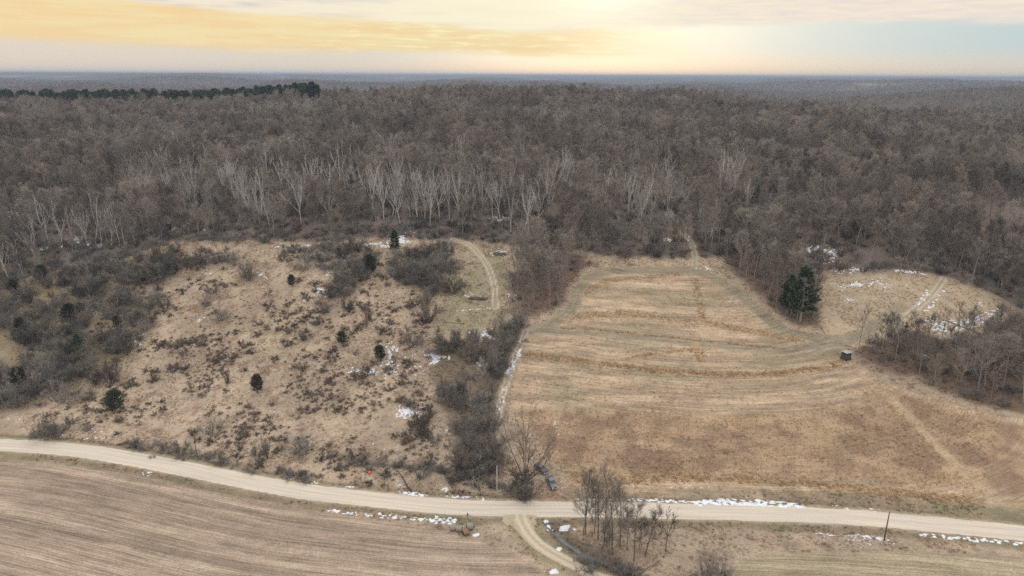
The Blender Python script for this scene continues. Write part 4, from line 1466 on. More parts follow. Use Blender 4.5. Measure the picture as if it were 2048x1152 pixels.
score[np.abs(S_[:, 0]) > 0.76 * S_[:, 1]] -= 5
so = np.argsort(-score)
for n_, i in enumerate(so[:285]):
    lab, grp = SL[SHR[i][4]]
    if SHR[i][4] in ('meadow', 'verge'):
        nm_ = nearest(MARK_MEADOW, S_[i, 0], S_[i, 1]) if S_[i, 0] < -15 else 'the lower stream' if S_[i, 1] < 172 else 'the vase shaped tree'
        lab = '%s bare shrub near %s' % (mag(S_[i, 2], 3.5, 6.5, ('low', 'middling', 'tall')), nm_)
        grp = 'bare shrubs near ' + nm_
    else:
        lab = mag(S_[i, 2], 4.5, 7.0, ('low ', '', 'tall ')) + lab.replace('low ', '')
    plant('shrub', int(rng.integers(0, 5)), S_[i, 0], S_[i, 1], S_[i, 2], lab, 'shrub', 'bare_shrub', grp, wide=S_[i, 3], whole=SHR[i][4] not in ('verge', 'meadow'))
rs = so[285:]
if len(rs):
    hm = np.array([p[3] for p in PROTO['shrub']]).mean()
    f_ = S_[rs, 2] / hm
    stuff_instances('undergrowth', [p[2] for p in PROTO['shrub']], np.stack([S_[rs, 0], S_[rs, 1], sz[rs]], 1), rng.uniform(0, 6.28, len(rs)),
                    np.stack([f_ * S_[rs, 3], f_ * S_[rs, 3], f_], 1), 'tangle of bare grey undergrowth between the shrubs', 'undergrowth')

# low brown brush dotted over the meadow
BR = [(535, 612, 16, 1.6), (560, 660, 12, 1.6), (520, 650, 12, 1.4), (580, 690, 13, 1.5), (610, 668, 16, 1.6), (405, 690, 14, 1.4), (390, 684, 12, 1.4), (340, 692, 13, 1.1), (370, 705, 14, 1.1),
      (348, 738, 17, 1.3), (372, 740, 16, 1.1), (470, 715, 13, 1.3), (490, 742, 12, 1.3), (307, 762, 18, 1.1), (260, 772, 14, 1.3), (640, 645, 14, 1.5), (720, 655, 16, 1.6), (690, 660, 12, 1.4),
      (730, 620, 16, 1.2), (735, 748, 22, 1.6), (712, 756, 18, 1.5), (775, 742, 16, 1.2), (310, 830, 8, 1.2), (614, 788, 12, 1.0), (655, 715, 12, 1.3), (550, 720, 12, 1.4), (590, 735, 10, 1.4),
      (500, 690, 10, 1.3), (440, 680, 10, 1.4), (240, 842, 12, 1.3), (80, 812, 12, 1.4), (185, 800, 12, 1.2), (800, 800, 12, 1.2), (850, 872, 14, 1.4), (480, 880, 12, 1.3), (420, 885, 14, 1.2), (640, 920, 14, 1.5),
      (560, 940, 14, 1.3), (600, 950, 14, 1.3), (520, 930, 14, 1.3)]
BRW = []
for a, b, hp, wd in BR:
    g = pix(a, b)
    BRW.append((g[0], g[1], hp * project(*g)[2] / 1365.0 * 0.95, wd))
brng = np.random.default_rng(21)
mx0, my0 = MEADOW.min(0); mx1, my1 = MEADOW.max(0)
while len(BRW) < 255:
    x, y = brng.uniform(max(mx0, -175), mx1), brng.uniform(my0, my1)
    if inside(np.array([x]), np.array([y]), MEADOW)[0] and fbm(x / 20, y / 20, 2, 51) + brng.uniform(-0.15, 0.15) > 0.47 and dist_line(np.array([x]), np.array([y]), ROAD)[0][0] > 8:
        BRW.append((x, y, float(brng.gamma(3.0, 0.36)) + 0.4, float(brng.uniform(1.0, 1.7))))
for i, (x, y, H, wd) in enumerate(BRW):
    plant('brush', i, x, y, H, '%s brown bramble clump near %s' % (mag(H, 1.0, 1.7, ('knee high', 'waist high', 'head high')), nearest(MARK_MEADOW, x, y)), 'bramble', 'bramble_clump', 'bramble clumps near ' + nearest(MARK_MEADOW, x, y), wide=wd, whole=True)

bxs, bys = jitter(max(mx0, -185), mx1, my0, my1, 2.3)
k = inside(bxs, bys, MEADOW) & (fbm(bxs / 13, bys / 13, 3, 52) + rng.uniform(-0.07, 0.07, len(bxs)) > 0.565) & (dist_line(bxs, bys, ROAD)[0] > 6) & (np.abs(bxs) < 0.78 * bys)
bxs, bys = bxs[k], bys[k]
hb_ = (rng.gamma(3.0, 0.22, len(bxs)) + 0.2) / 1.1
stuff_instances('low_brush', [p[2] for p in PROTO['brush']], np.stack([bxs, bys, hgt(bxs, bys)], 1), rng.uniform(0, 6.28, len(bxs)),
                np.stack([hb_ * 1.55, hb_ * 1.55, hb_], 1), 'low brown brush and dead forbs speckling the meadow', 'brush')

# ------------------------------------------------------------------ trees by the road, each its own shape
def special(name, made, mt, mc, px_, py_, label, rz=0.0, scale=1.0):
    g = pix(px_, py_)
    e = empty(name, (g[0], g[1], hz(g[0], g[1])), rz)
    e.scale = (scale,) * 3
    tr, cr = made
    tr.build('trunk', mt, e, True); cr.build('crown', mc, e)
    return tag(e, label, 'tree')


def vase_tree(H, nst, spread, w, n3=7):
    tr, cr = MB(), MB()
    az = 0.4
    for i in range(nst):
        az += 2 * math.pi / nst + random.uniform(-0.3, 0.3)
        a = R(random.uniform(0.5, 1.0) * spread)
        s = limb(tr, Vector((0.35 * math.cos(az), 0.35 * math.sin(az), -0.4)), outdir(Vector((0, 0, 1)), a, az), H * random.uniform(0.78, 0.98), 0.24, 0.03, 6, 0.06, 0.06, 5)
        for _ in range(9):
            q, e, rr = along(*s, random.uniform(0.22, 0.95))
            L = H * random.uniform(0.2, 0.38)
            b = limb(tr, q, (outdir(e, random.uniform(0.3, 0.65))).normalized(), L, rr * 0.6, 0.02, 4, 0.07, 0.09, 3)
            for _ in range(5):
                q2, e2, r2 = along(*b, random.uniform(0.3, 1))
                c = limb(cr, q2, outdir(e2, random.uniform(0.3, 0.7)), L * 0.4, r2 * 0.6, 0.012, 3, 0.05, 0.12, 3)
                twigs(cr, *c, n3, 1.0, w, 2, 0.1)
    return tr, cr


random.seed(31)
special('bare_tree', vase_tree(22.5, 7, 46, 0.040, 10), M_TAWNY, M_TWIG, 1050, 962, 'wide vase shaped bare tree beside the two parked vehicles')
special('bare_tree', vase_tree(14.5, 5, 44, 0.038, 8), M_TAWNY, M_TWIG, 930, 942, 'smaller spreading bare tree between the ravine and the utility pole')
side = [(1166, 1070, 15.5, 'straightest slim bare tree by the frozen stream, left of its clump'), (1171, 1069, 15.0, 'second trunk of the close pair of slim trees by the stream'),
        (1188, 1066, 11.5, 'thin forked bare tree between the paired trunks and the stream clump'), (1207, 1092, 17.0, 'slim bare tree leaning outward in the stream clump'),
        (1211, 1090, 16.0, 'curving slim tree in the middle of the stream clump'), (1225, 1108, 19.0, 'tallest thick trunked bare tree of the stream clump'),
        (1253, 1100, 9.5, 'short thin bare tree beyond the stream clump'), (1268, 1122, 14.0, 'thin bent bare tree at the right of the stream clump'),
        (1278, 1098, 8.0, 'young sapling tree behind the bent tree of the stream clump'),
        (1196, 1080, 12.5, 'slender bare tree between the forked tree and the leaning tree'), (1240, 1094, 13.0, 'slim bare tree just right of the thickest stream trunk'),
        (1290, 1112, 10.5, 'outermost thin bare tree of the stream clump toward the leafy tree'), (1216, 1118, 9.0, 'short twiggy tree at the foot of the stream clump')]
for i, (a, b, H, lb) in enumerate(side):
    random.seed(60 + i)
    special('slim_tree', forest_tree(H * 1.42, 0.22, 0.25, 17, 7, 6, 3, 0.040, 0.20, 0.16), M_TAWNY if i % 2 else M_BARK, M_TWIG, a, b, lb, rz=i)


def leafy_tree(H):
    tr, cr = MB(), MB()
    pts, dirs, rad = limb(tr, Vector((0, 0, -0.3)), Vector((-0.03, 0, 1)).normalized(), H * 0.35, 0.2, 0.14, 4, 0, 0.05, 6)
    for i in range(6):
        s = limb(tr, pts[-1], outdir(dirs[-1], R(random.uniform(12, 45)), i * 1.05), H * random.uniform(0.45, 0.62), 0.10, 0.02, 5, 0.08, 0.10, 4)
        for _ in range(9):
            q, e, rr = along(*s, random.uniform(0.35, 1))
            b = limb(cr, q, outdir(e, random.uniform(0.4, 0.9)), 1.6, rr * 0.5, 0.01, 3, 0.1, 0.12, 3)
            for _ in range(16):
                q2, e2, _r = along(*b, random.uniform(0.2, 1))
                cr.sliver(q2, outdir(e2, random.uniform(0.2, 1.3)), random.uniform(0.25, 0.5), 0.10)
    return tr, cr


random.seed(77)
special('leafy_tree', leafy_tree(13.5), M_BARK, plant_mat('withered_leaves', (0.085, 0.065, 0.045), 0.1), 1331, 1101, 'small tree keeping a round head of withered leaves below the road')
for i, (a, b, H, lb) in enumerate([(1410, 1158, 8.5, 'multi stemmed bare sapling by the lower stubble field'), (1440, 1166, 7.5, 'second bare sapling by the lower stubble field')]):
    random.seed(90 + i)
    special('sapling', vase_tree(H, 4, 26, 0.026, 3), M_BARK, M_TWIG, a, b, lb, scale=1.0)

# ------------------------------------------------------------------ grasses
def tuft(nb, h, r, w, droop=0.5):
    m = MB()
    for i in range(nb):
        a = random.uniform(0, 6.28); q = random.random() ** 0.6
        d = Vector((math.cos(a) * droop * q, math.sin(a) * droop * q, 1)).normalized()
        m.sliver(Vector((math.cos(a) * r * q * 0.6, math.sin(a) * r * q * 0.6, -0.05)), d, h * random.uniform(0.6, 1.1), w)
    return m.mesh('tuft', M_GRASS)


random.seed(9)
T_GRASS = [tuft(16, 0.42, 0.35, 0.10, 1.5) for _ in range(4)]
T_WEED = [tuft(8, 0.95, 0.3, 0.045, 0.35) for _ in range(4)]
T_STUB = [tuft(7, 0.26, 0.25, 0.06, 1.4) for _ in range(3)]


def grass(name, meshes, x, y, tint, smin, smax, label, cat='grass', hs=1.0):
    n = len(x)
    s = rng.uniform(smin, smax, n)
    stuff_instances(name, meshes, np.stack([x, y, hgt(x, y)], 1), rng.uniform(0, 6.28, n), np.stack([s, s, s * hs], 1), label, cat, tint)


xg, yg = jitter(-205, 215, 122, 345, 0.92)
kv = (np.abs(xg) < 0.77 * yg + 6)
xg, yg = xg[kv], yg[kv]
dr = dist_line(xg, yg, ROAD)[0]; ddr = dist_line(xg, yg, DRIVE)[0]; dtr = track_dist(xg, yg); dst = dist_line(xg, yg, STREAM)[0]
free = (dr > 4.4) & (ddr > 2.6) & (dtr > 2.0) & (dst > 0.7)
i_st = inside(xg, yg, STUBBLE_A) | inside(xg, yg, STUBBLE_B)
i_hay = inside(xg, yg, HAY); i_wd = inside(xg, yg, WEEDS)
i_wood = yg > np.interp(xg, EX, EY) + 4
lane = np.full(len(xg), 99.0)
for ln in LANES:
    lane = np.minimum(lane, dist_line(xg, yg, ln)[0])
berm = np.full(len(xg), 99.0)
for i, ln in enumerate(BERMS):
    berm = np.minimum(berm, dist_line(xg, yg, ln)[0] / (1.0, 0.6, 1.5, 0.8, 1.6, 1.3, 1.6, 1.2)[i])


def cover_at(x, y):
    ix = np.clip(np.searchsorted(XS, x) - 1, 0, NX - 1); iy = np.clip(np.searchsorted(YS, y) - 1, 0, NY - 1)
    return COVER[iy, ix]


rr_ = rng.random(len(xg))
clump = fbm(xg / 3.2, yg / 3.2, 3, 61)
m = free & ~i_st & ~i_wood & (~i_hay | (lane > 3.0)) & (lane > 2.2)
dens = np.where(i_hay, np.where(fbm(xg / 20, yg / 2.4, 2, 66) > 0.54, 0.45, 0.16), np.clip((clump - 0.38) * 5.0, 0.12, 0.95))
dens = np.where(berm < 1.2, 1.0, dens)
dens = np.where(i_hay & (berm >= 1.2) & (lane < 4), 0.05, dens)
m &= rr_ < dens
t = cover_at(xg[m], yg[m]) * rng.uniform(1.0, 1.9, m.sum())[:, None]
brown = (~i_hay[m]) & (rng.random(m.sum()) < 0.45)
t[brown] = t[brown] * np.array([0.52, 0.44, 0.41])
gold = berm[m] < 1.2
t[gold] = np.array([0.42, 0.295, 0.155]) * rng.uniform(0.8, 1.2, gold.sum())[:, None]
grass('dry_grass', T_GRASS, xg[m], yg[m], t, 0.7, 1.5, 'tussocks of dry tan grass over meadow, verges and hay field', hs=1.1)
# tall golden strips left unmown
bx_, by_, bs_ = [], [], []
for i, ln in enumerate(BERMS):
    w_ = (1.7, 0.6, 2.6, 1.2, 3.0, 2.2, 2.4, 2.2)[i]; dn = (6.0, 4.0, 6.0, 2.6, 4.0, 3.6, 3.6, 3.0)[i]
    seg = np.hypot(*np.diff(ln, axis=0).T); cs = np.concatenate([[0], np.cumsum(seg)])
    n = int(cs[-1] * dn); tt_ = rng.uniform(0, cs[-1], n)
    x_ = np.interp(tt_, cs, ln[:, 0]) + rng.normal(0, w_ * 0.55, n); y_ = np.interp(tt_, cs, ln[:, 1]) + rng.normal(0, w_ * 0.55, n)
    k = (fbm(x_ / 3.5, y_ / 3.5, 2, 91) > (0.30 if i in (0, 1, 2) else 0.47)) & (np.abs(x_) < 0.78 * y_)
    bx_.append(x_[k]); by_.append(y_[k]); bs_.append(np.full(k.sum(), (1.0, 0.8, 1.0, 0.8, 0.75, 0.8, 0.85, 0.7)[i]))
x_, y_, s_ = map(np.concatenate, (bx_, by_, bs_))
t = lerp(col(0.44, 0.30, 0.175), col(0.66, 0.49, 0.32), rng.random(len(x_)))
sc_ = s_ * rng.uniform(0.9, 2.0, len(x_))
stuff_instances('tall_grass', T_GRASS, np.stack([x_, y_, hgt(x_, y_)], 1), rng.uniform(0, 6.28, len(x_)), np.stack([sc_, sc_, sc_ * 1.25], 1),
                'strips of tall golden grass left standing in the hay field', 'grass', t)
# brown standing weeds in the lower field
x2, y2 = jitter(-20, 215, 150, 245, 0.8)
k = inside(x2, y2, WEEDS) & (dist_line(x2, y2, PALEPATH)[0] > 1.8) & (np.abs(x2) < 0.78 * y2)
k &= rng.random(len(x2)) < np.clip((fbm(x2 / 7, y2 / 5, 3, 34) - 0.30) * 3.2, 0.12, 0.9)
x2, y2 = x2[k], y2[k]
t = lerp(col(0.27, 0.175, 0.11), col(0.50, 0.35, 0.22), rng.random(len(x2)) ** 1.6)
grass('standing_weeds', T_WEED, x2, y2, t, 0.6, 1.15, 'brown standing weeds across the lower part of the hay field', 'weeds')
# stubs along the rows of the cut crop
xq, yq = jitter(-175, 175, 118, 215, 0.62)
k = (inside(xq, yq, STUBBLE_A) | inside(xq, yq, STUBBLE_B)) & (np.abs(xq) < 0.77 * yq + 4)
xq, yq = xq[k], yq[k]
ph = np.sin(dist_line(xq, yq, ROAD)[0] * 2 * math.pi / 0.78)
k = (ph > -0.2) & (rng.random(len(xq)) < 0.75)
xq, yq = xq[k], yq[k]
t = cover_at(xq, yq) * rng.uniform(1.1, 1.9, len(xq))[:, None]
grass('crop_stubble', T_STUB, xq, yq, t, 0.7, 1.3, 'pale straw stubble in rows on the cut fields', 'stubble')

# ------------------------------------------------------------------ snow lying in patches
def snow():
    V, F = [], []
    r = np.random.default_rng(17)

    def blob(x, y, s, el=1.0, rot=0.0):
        n = 7
        z0 = hgt(np.array([x]), np.array([y]))[0]
        base = len(V)
        ang = np.arange(n) / n * 2 * math.pi + r.uniform(0, 1)
        rad = s * r.uniform(0.55, 1.2, n)
        px_ = rad * np.cos(ang) * el; py_ = rad * np.sin(ang)
        c, q = math.cos(rot), math.sin(rot)
        X = x + px_ * c - py_ * q; Y = y + px_ * q + py_ * c
        Z = hgt(X, Y)
        hgt_ = 0.05 + 0.05 * s
        V.append((x, y, z0 + hgt_ + 0.03))
        for a, b, zz in zip(X, Y, Z):
            V.append((x + (a - x) * 0.6, y + (b - y) * 0.6, z0 + (zz - z0) * 0.6 + hgt_))
        for a, b, zz in zip(X, Y, Z):
            V.append((a, b, zz - 0.03))
        for i in range(n):
            j = (i + 1) % n
            F.append((base, base + 1 + i, base + 1 + j))
            F.append((base + 1 + i, base + 1 + n + i, base + 1 + n + j))
            F.append((base + 1 + i, base + 1 + n + j, base + 1 + j))

    def strip(pts, n, wpx, s, el=1.6):
        n = int(n * 0.8)
        P = pxs(pts)
        seg = np.hypot(*np.diff(P, axis=0).T); cs = np.concatenate([[0], np.cumsum(seg)])
        for _ in range(n):
            t = r.uniform(0, cs[-1])
            x = np.interp(t, cs, P[:, 0]) + r.normal(0, wpx); y = np.interp(t, cs, P[:, 1]) + r.normal(0, wpx)
            i = min(np.searchsorted(cs, t), len(P) - 1); d = P[i] - P[max(i - 1, 0)]
            blob(x, y, s * 0.62 * min(1.5, r.gamma(2.0, 0.35) + 0.15), el, math.atan2(d[1], d[0]))

    def patch(cx_, cy_, rx, ry, n, s):
        n = int(n * 1.8)
        a = r.uniform(0, 6.28, n); q = np.abs(r.normal(0, 0.55, n))
        X, Y = pixv(cx_ + rx * q * np.cos(a), cy_ + ry * q * np.sin(a))
        ok = fbm(X / 2.2, Y / 2.2, 2, 71) > 0.44
        for x, y in zip(X[ok], Y[ok]):
            blob(x, y, s * 0.44 * min(1.5, r.gamma(2.0, 0.32) + 0.12), r.uniform(1, 2.2), r.uniform(0, 3))
    # along the road
    strip([(1270, 998), (1330, 1001), (1400, 1004)], 70, 0.5, 0.65)
    strip([(1395, 1002), (1500, 1006), (1600, 1009)], 260, 0.9, 0.85)
    strip([(1150, 998), (1270, 999)], 30, 0.4, 0.5)
    strip([(1630, 1010), (1700, 1016), (1770, 1022)], 14, 0.7, 0.5)
    strip([(650, 1019), (740, 1026), (820, 1034), (910, 1042)], 130, 0.35, 0.5)
    strip([(860, 1036), (912, 1042)], 60, 0.6, 0.65)
    strip([(275, 944), (305, 948)], 14, 0.3, 0.5)
    strip([(800, 985), (850, 989)], 50, 0.45, 0.6)
    strip([(890, 991), (970, 996)], 40, 0.4, 0.55)
    strip([(570, 955), (640, 966)], 22, 0.4, 0.45)
    strip([(690, 973), (720, 975)], 14, 0.2, 0.5)
    strip([(1690, 1070), (1765, 1076)], 60, 0.8, 0.6)
    strip([(1840, 1068), (1920, 1076), (2046, 1086)], 110, 0.35, 0.5)
    strip([(1640, 1066), (1680, 1068)], 20, 0.5, 0.5)
    patch(180, 862, 45, 8, 26, 0.7); patch(205, 876, 50, 6, 18, 0.6); patch(40, 838, 60, 8, 14, 0.6)
    # lumps ploughed up beside the lane
    for a, b, s in ((1130, 1051, 1.4), (1133, 1056, 1.0), (1119, 1097, 1.1), (1108, 1143, 1.2), (952, 1070, 0.9), (1092, 1042, 0.8), (1098, 1048, 0.7), (1148, 1058, 0.6), (1096, 1056, 0.4)):
        g = pix(a, b); blob(g[0], g[1], s, 1.2, 0.4)
    # meadow
    patch(745, 745, 55, 16, 170, 0.8); patch(785, 710, 20, 26, 130, 0.8); patch(815, 825, 30, 14, 95, 0.8); patch(868, 715, 24, 14, 130, 0.9)
    patch(835, 735, 30, 20, 40, 0.6); patch(690, 520, 26, 14, 70, 0.7); patch(640, 580, 20, 24, 70, 0.8); patch(655, 545, 30, 18, 60, 0.6)
    patch(610, 600, 14, 10, 16, 0.6); patch(520, 550, 22, 8, 30, 0.6); patch(400, 640, 20, 10, 18, 0.6); patch(420, 548, 20, 5, 16, 0.5)
    patch(280, 690, 14, 10, 18, 0.8); patch(290, 670, 10, 4, 14, 0.9); patch(390, 690, 18, 8, 18, 0.6); patch(345, 740, 14, 5, 26, 0.7)
    patch(500, 770, 10, 8, 14, 0.6); patch(560, 820, 90, 40, 40, 0.35); patch(450, 700, 160, 70, 70, 0.35); patch(640, 720, 120, 60, 60, 0.35)
    patch(790, 900, 80, 40, 30, 0.35); patch(850, 850, 20, 8, 16, 0.7); patch(893, 868, 8, 16, 24, 0.7); patch(845, 815, 10, 12, 30, 0.6)
    patch(380, 560, 60, 20, 20, 0.5); patch(110, 760, 30, 30, 34, 0.7); patch(60, 715, 30, 14, 26, 0.6)
    patch(800, 970, 20, 10, 18, 0.5); patch(880, 980, 18, 8, 26, 0.6)
    # ravine head and shady wood edges
    patch(965, 672, 30, 12, 120, 0.8); patch(960, 730, 18, 16, 50, 0.7); patch(1040, 684, 8, 8, 10, 0.6)
    patch(800, 478, 30, 14, 170, 1.0); patch(770, 492, 26, 5, 60, 0.8); strip([(690, 486), (760, 488)], 60, 0.5, 0.7); strip([(540, 494), (620, 492)], 40, 0.5, 0.6)
    patch(1002, 506, 16, 10, 90, 0.7); patch(1085, 508, 20, 6, 26, 0.6); patch(1020, 588, 12, 8, 30, 0.6); patch(945, 590, 26, 10, 50, 0.6)
    strip([(912, 622), (980, 616)], 70, 0.1, 0.35); patch(895, 596, 14, 6, 20, 0.6)
    patch(350, 455, 50, 12, 110, 0.9); patch(190, 490, 60, 8, 110, 0.9); patch(150, 480, 30, 12, 60, 0.8); patch(30, 425, 30, 10, 80, 1.2); patch(85, 500, 30, 6, 30, 0.7)
    patch(1000, 440, 40, 24, 60, 0.8); patch(1200, 470, 120, 20, 60, 0.6); patch(670, 272, 10, 2, 12, 1.6)
    patch(1620, 498, 34, 8, 200, 1.0); patch(1640, 520, 40, 8, 200, 1.0); patch(1700, 540, 60, 6, 120, 0.8); patch(1660, 505, 40, 10, 120, 0.9); patch(1340, 480, 25, 8, 40, 0.7)
    strip([(1788, 541), (1850, 548)], 40, 0.5, 0.8); patch(1410, 538, 16, 3, 36, 0.6)
    # right-hand clearing
    patch(1725, 570, 72, 12, 330, 0.55); patch(1695, 601, 9, 6, 26, 0.6); patch(1790, 592, 50, 10, 24, 0.4)
    strip([(1858, 580), (1835, 610)], 50, 0.6, 0.5); strip([(1885, 580), (1870, 605), (1820, 640)], 40, 0.5, 0.5)
    strip([(1860, 648), (1920, 645), (1980, 630), (2010, 618)], 130, 0.9, 0.8); strip([(1870, 662), (1930, 655), (1990, 640)], 120, 0.8, 0.8)
    patch(1958, 608, 14, 5, 30, 0.7); patch(1870, 640, 30, 12, 50, 0.6); patch(1845, 715, 14, 5, 30, 0.8); patch(1900, 680, 30, 12, 30, 0.6)
    # track beside the field, lane edges, scattered crumbs over the lower field
    strip([(1040, 700), (1028, 722), (1018, 748)], 110, 0.5, 0.6); strip([(1012, 765), (1003, 800), (1000, 825)], 50, 0.6, 0.45)
    patch(1270, 890, 200, 60, 130, 0.22); patch(1120, 860, 60, 30, 30, 0.3); patch(1110, 848, 14, 6, 14, 0.4); patch(1110, 975, 34, 6, 20, 0.45)
    patch(1330, 975, 80, 5, 40, 0.35); patch(1250, 972, 40, 4, 16, 0.35); patch(1380, 480, 10, 12, 40, 0.6); patch(1370, 460, 20, 6, 30, 0.6)
    patch(1350, 1055, 30, 10, 12, 0.45); patch(1740, 1085, 60, 12, 24, 0.35); patch(1700, 1080, 200, 14, 40, 0.25)
    me = grid_mesh('snow', np.array(V), np.array(F), M_SNOW)
    o = bpy.data.objects.new('snow', me); COL.objects.link(o)
    tag(o, 'scattered patches of melting snow on verges and shady ground', 'snow', kind='stuff')


snow()

# ------------------------------------------------------------------ vehicles
M_PAINT = solid('grey_car_paint', (0.15, 0.15, 0.15), 0.35, 0.5, 0.3, noise=0.05)
M_PAINT2 = solid('charcoal_car_paint', (0.085, 0.085, 0.088), 0.38, 0.5, 0.3, noise=0.05)
M_GLASS = solid('car_glass', (0.02, 0.024, 0.026), 0.08, 0.6, noise=0.05)
M_RUBBER = solid('black_rubber', (0.02, 0.02, 0.02), 0.85, 0.2, noise=0.1)
M_CHROME = solid('bright_trim', (0.55, 0.56, 0.57), 0.3, 0.5, 0.8, noise=0.05)
M_LAMP = solid('lamp_glass', (0.7, 0.7, 0.68), 0.15, 0.5, noise=0.03)
M_REDL = solid('tail_lamp', (0.25, 0.01, 0.01), 0.3, 0.5, noise=0.05)
M_VINYL = solid('bed_cover_vinyl', (0.085, 0.082, 0.088), 0.6, 0.3, noise=0.08)


def bevelled(o, w=0.05, seg=2):
    md = o.modifiers.new('bevel', 'BEVEL'); md.width = w; md.segments = seg; md.limit_method = 'ANGLE'; md.angle_limit = R(30)
    return o


def frustum(mb, xb, xt, wb, wt, z0, z1):
    v = []
    for (a, b), w, z in ((xb, wb, z0), (xt, wt, z1)):
        v += [(a, -w, z), (b, -w, z), (b, w, z), (a, w, z)]
    mb.add(v, [(3, 2, 1, 0), (4, 5, 6, 7), (0, 1, 5, 4), (1, 2, 6, 5), (2, 3, 7, 6), (3, 0, 4, 7)])


def vehicle(name, label, cat, loc, rz, paint, pickup=True):
    e = empty(name, loc, rz)
    hl = 2.9 if pickup else 2.45
    cab0, cab1 = (-1.05, 1.35) if pickup else (-2.3, 1.15)
    top0, top1 = (-0.80, 0.55) if pickup else (-2.0, 0.45)
    b = MB()
    prof = [(-hl, 0.55), (-hl + 0.05, 1.12), (cab0, 1.18), (cab1, 1.20), (hl - 0.25, 1.08), (hl - 0.02, 0.95), (hl, 0.55), (hl - 0.25, 0.42), (-hl + 0.2, 0.45)]
    b.prism(prof, -0.98, 0.98)
    body = bevelled(b.build('body', paint, e), 0.08)
    g = MB(); frustum(g, (cab0, cab1), (top0, top1), 0.92, 0.74, 1.15, 1.82)
    g.build('windows', M_GLASS, e)
    r_ = MB(); r_.box(((top0 + top1) / 2, 0, 1.85), (top1 - top0 + 0.10, 1.54, 0.08)); bevelled(r_.build('roof', paint, e), 0.03)
    for xa, xt in ((cab0 + 0.02, top0), ((cab0 + cab1) / 2 - 0.1, (top0 + top1) / 2 - 0.05), (cab1 - 0.02, top1)):
        for s in (-1, 1):
            p = MB(); p.tube([(xa, s * 0.93, 1.15), (xt, s * 0.755, 1.84)], 0.05, 5); p.build('pillar', paint, e)
    h = MB(); h.box((hl - 0.85, 0, 1.155), (1.15, 1.45, 0.06)); bevelled(h.build('hood', paint, e), 0.03)
    gr = MB(); gr.box((hl + 0.01, 0, 0.85), (0.06, 1.2, 0.28)); gr.build('grille', M_RUBBER, e)
    for x in (hl + 0.07, -hl - 0.07):
        bu = MB(); bu.box((x, 0, 0.58), (0.18, 1.9, 0.2)); bevelled(bu.build('bumper', M_CHROME, e), 0.04)
    for s in (-1, 1):
        l = MB(); l.box((hl - 0.02, s * 0.80, 0.90), (0.12, 0.30, 0.2)); l.build('headlight', M_LAMP, e)
        t = MB(); t.box((-hl + 0.01, s * 0.88, 0.95), (0.08, 0.16, 0.34)); t.build('taillight', M_REDL, e)
        m = MB(); m.box((cab1 - 0.25, s * 1.10, 1.28), (0.14, 0.26, 0.2)); m.build('mirror', paint, e)
        for x in (hl - 1.0, -hl + 1.1):
            w = MB(); w.tube([(x, s * 0.74, 0.40), (x, s * 1.0, 0.40)], 0.40, 16); wo = w.build('wheel', M_RUBBER, e)
            k = MB(); k.tube([(x, s * 0.99, 0.40), (x, s * 1.015, 0.40)], 0.24, 12); k.build('rim', M_CHROME, wo)
    if pickup:
        c = MB(); c.box(((-hl + cab0) / 2, 0, 1.19), (cab0 + hl - 0.15, 1.66, 0.07)); bevelled(c.build('bed_cover', M_VINYL, e), 0.02)
        tg = MB(); tg.box((-hl - 0.01, 0, 0.88), (0.06, 1.6, 0.46)); tg.build('tailgate', paint, e)
    return tag(e, label, cat)


def heading(a, b):
    p, q = pix(*a), pix(*b)
    return math.atan2(q[1] - p[1], q[0] - p[0])


g = pix(1103, 969)
v1 = vehicle('pickup_truck', 'grey pickup truck with covered bed facing the gravel road', 'pickup truck', (g[0], g[1], hz(g[0], g[1]) + 0.02), heading((1093, 950), (1111, 980)), M_PAINT)
g = pix(1082, 941)
v2 = vehicle('parked_car', 'charcoal sport utility car parked behind the pickup under the vase shaped tree', 'car', (g[0], g[1], hz(g[0], g[1]) + 0.02), heading((1073, 936), (1093, 950)), M_PAINT2, False)


def settle(o, half=1.6):
    """tilt a standing thing to the slope it rests on"""
    x, y = o.location.x, o.location.y
    c, s = math.cos(o.rotation_euler.z), math.sin(o.rotation_euler.z)
    dz = lambda a, b: hz(x + a, y + b)
    fx = (dz(c * half, s * half) - dz(-c * half, -s * half)) / (2 * half)
    fy = (dz(-s * 0.9, c * 0.9) - dz(s * 0.9, -c * 0.9)) / 1.8
    o.rotation_euler = (math.atan(fy), -math.atan(fx), o.rotation_euler.z)


settle(v1); settle(v2)

# ------------------------------------------------------------------ hunting blind on its trailer
M_DARKWOOD = solid('weathered_dark_board', (0.075, 0.068, 0.064), 0.85, 0.15, noise=0.3, scale=4)
M_TIN = solid('pale_tin_roof', (0.33, 0.33, 0.34), 0.5, 0.3, 0.2, noise=0.1)
M_WHITE = solid('white_panel', (0.75, 0.75, 0.74), 0.6, 0.3, noise=0.05)
M_BLACK = solid('painted_dark_inside', (0.01, 0.01, 0.01), 0.9, 0.1, noise=0.1)  # near-black colour paints the shade inside blind windows and culvert pipe
g = pix(1691, 719)
e = empty('hunting_blind', (g[0], g[1], hz(g[0], g[1])), R(24))
w = MB(); w.box((0, 0, 1.85), (2.6, 2.5, 2.1), taper=0.96); w.build('wall', M_DARKWOOD, e)
r_ = MB(); r_.box((0, 0, 2.96), (2.95, 2.85, 0.10)); r_.build('roof', M_TIN, e)
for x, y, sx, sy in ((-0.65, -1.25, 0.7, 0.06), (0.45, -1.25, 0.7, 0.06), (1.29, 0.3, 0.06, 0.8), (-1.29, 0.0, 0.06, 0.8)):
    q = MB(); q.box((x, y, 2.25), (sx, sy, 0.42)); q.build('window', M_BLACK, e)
q = MB(); q.box((1.36, -0.55, 1.75), (0.05, 0.75, 1.1)); q.build('door', M_WHITE, e)
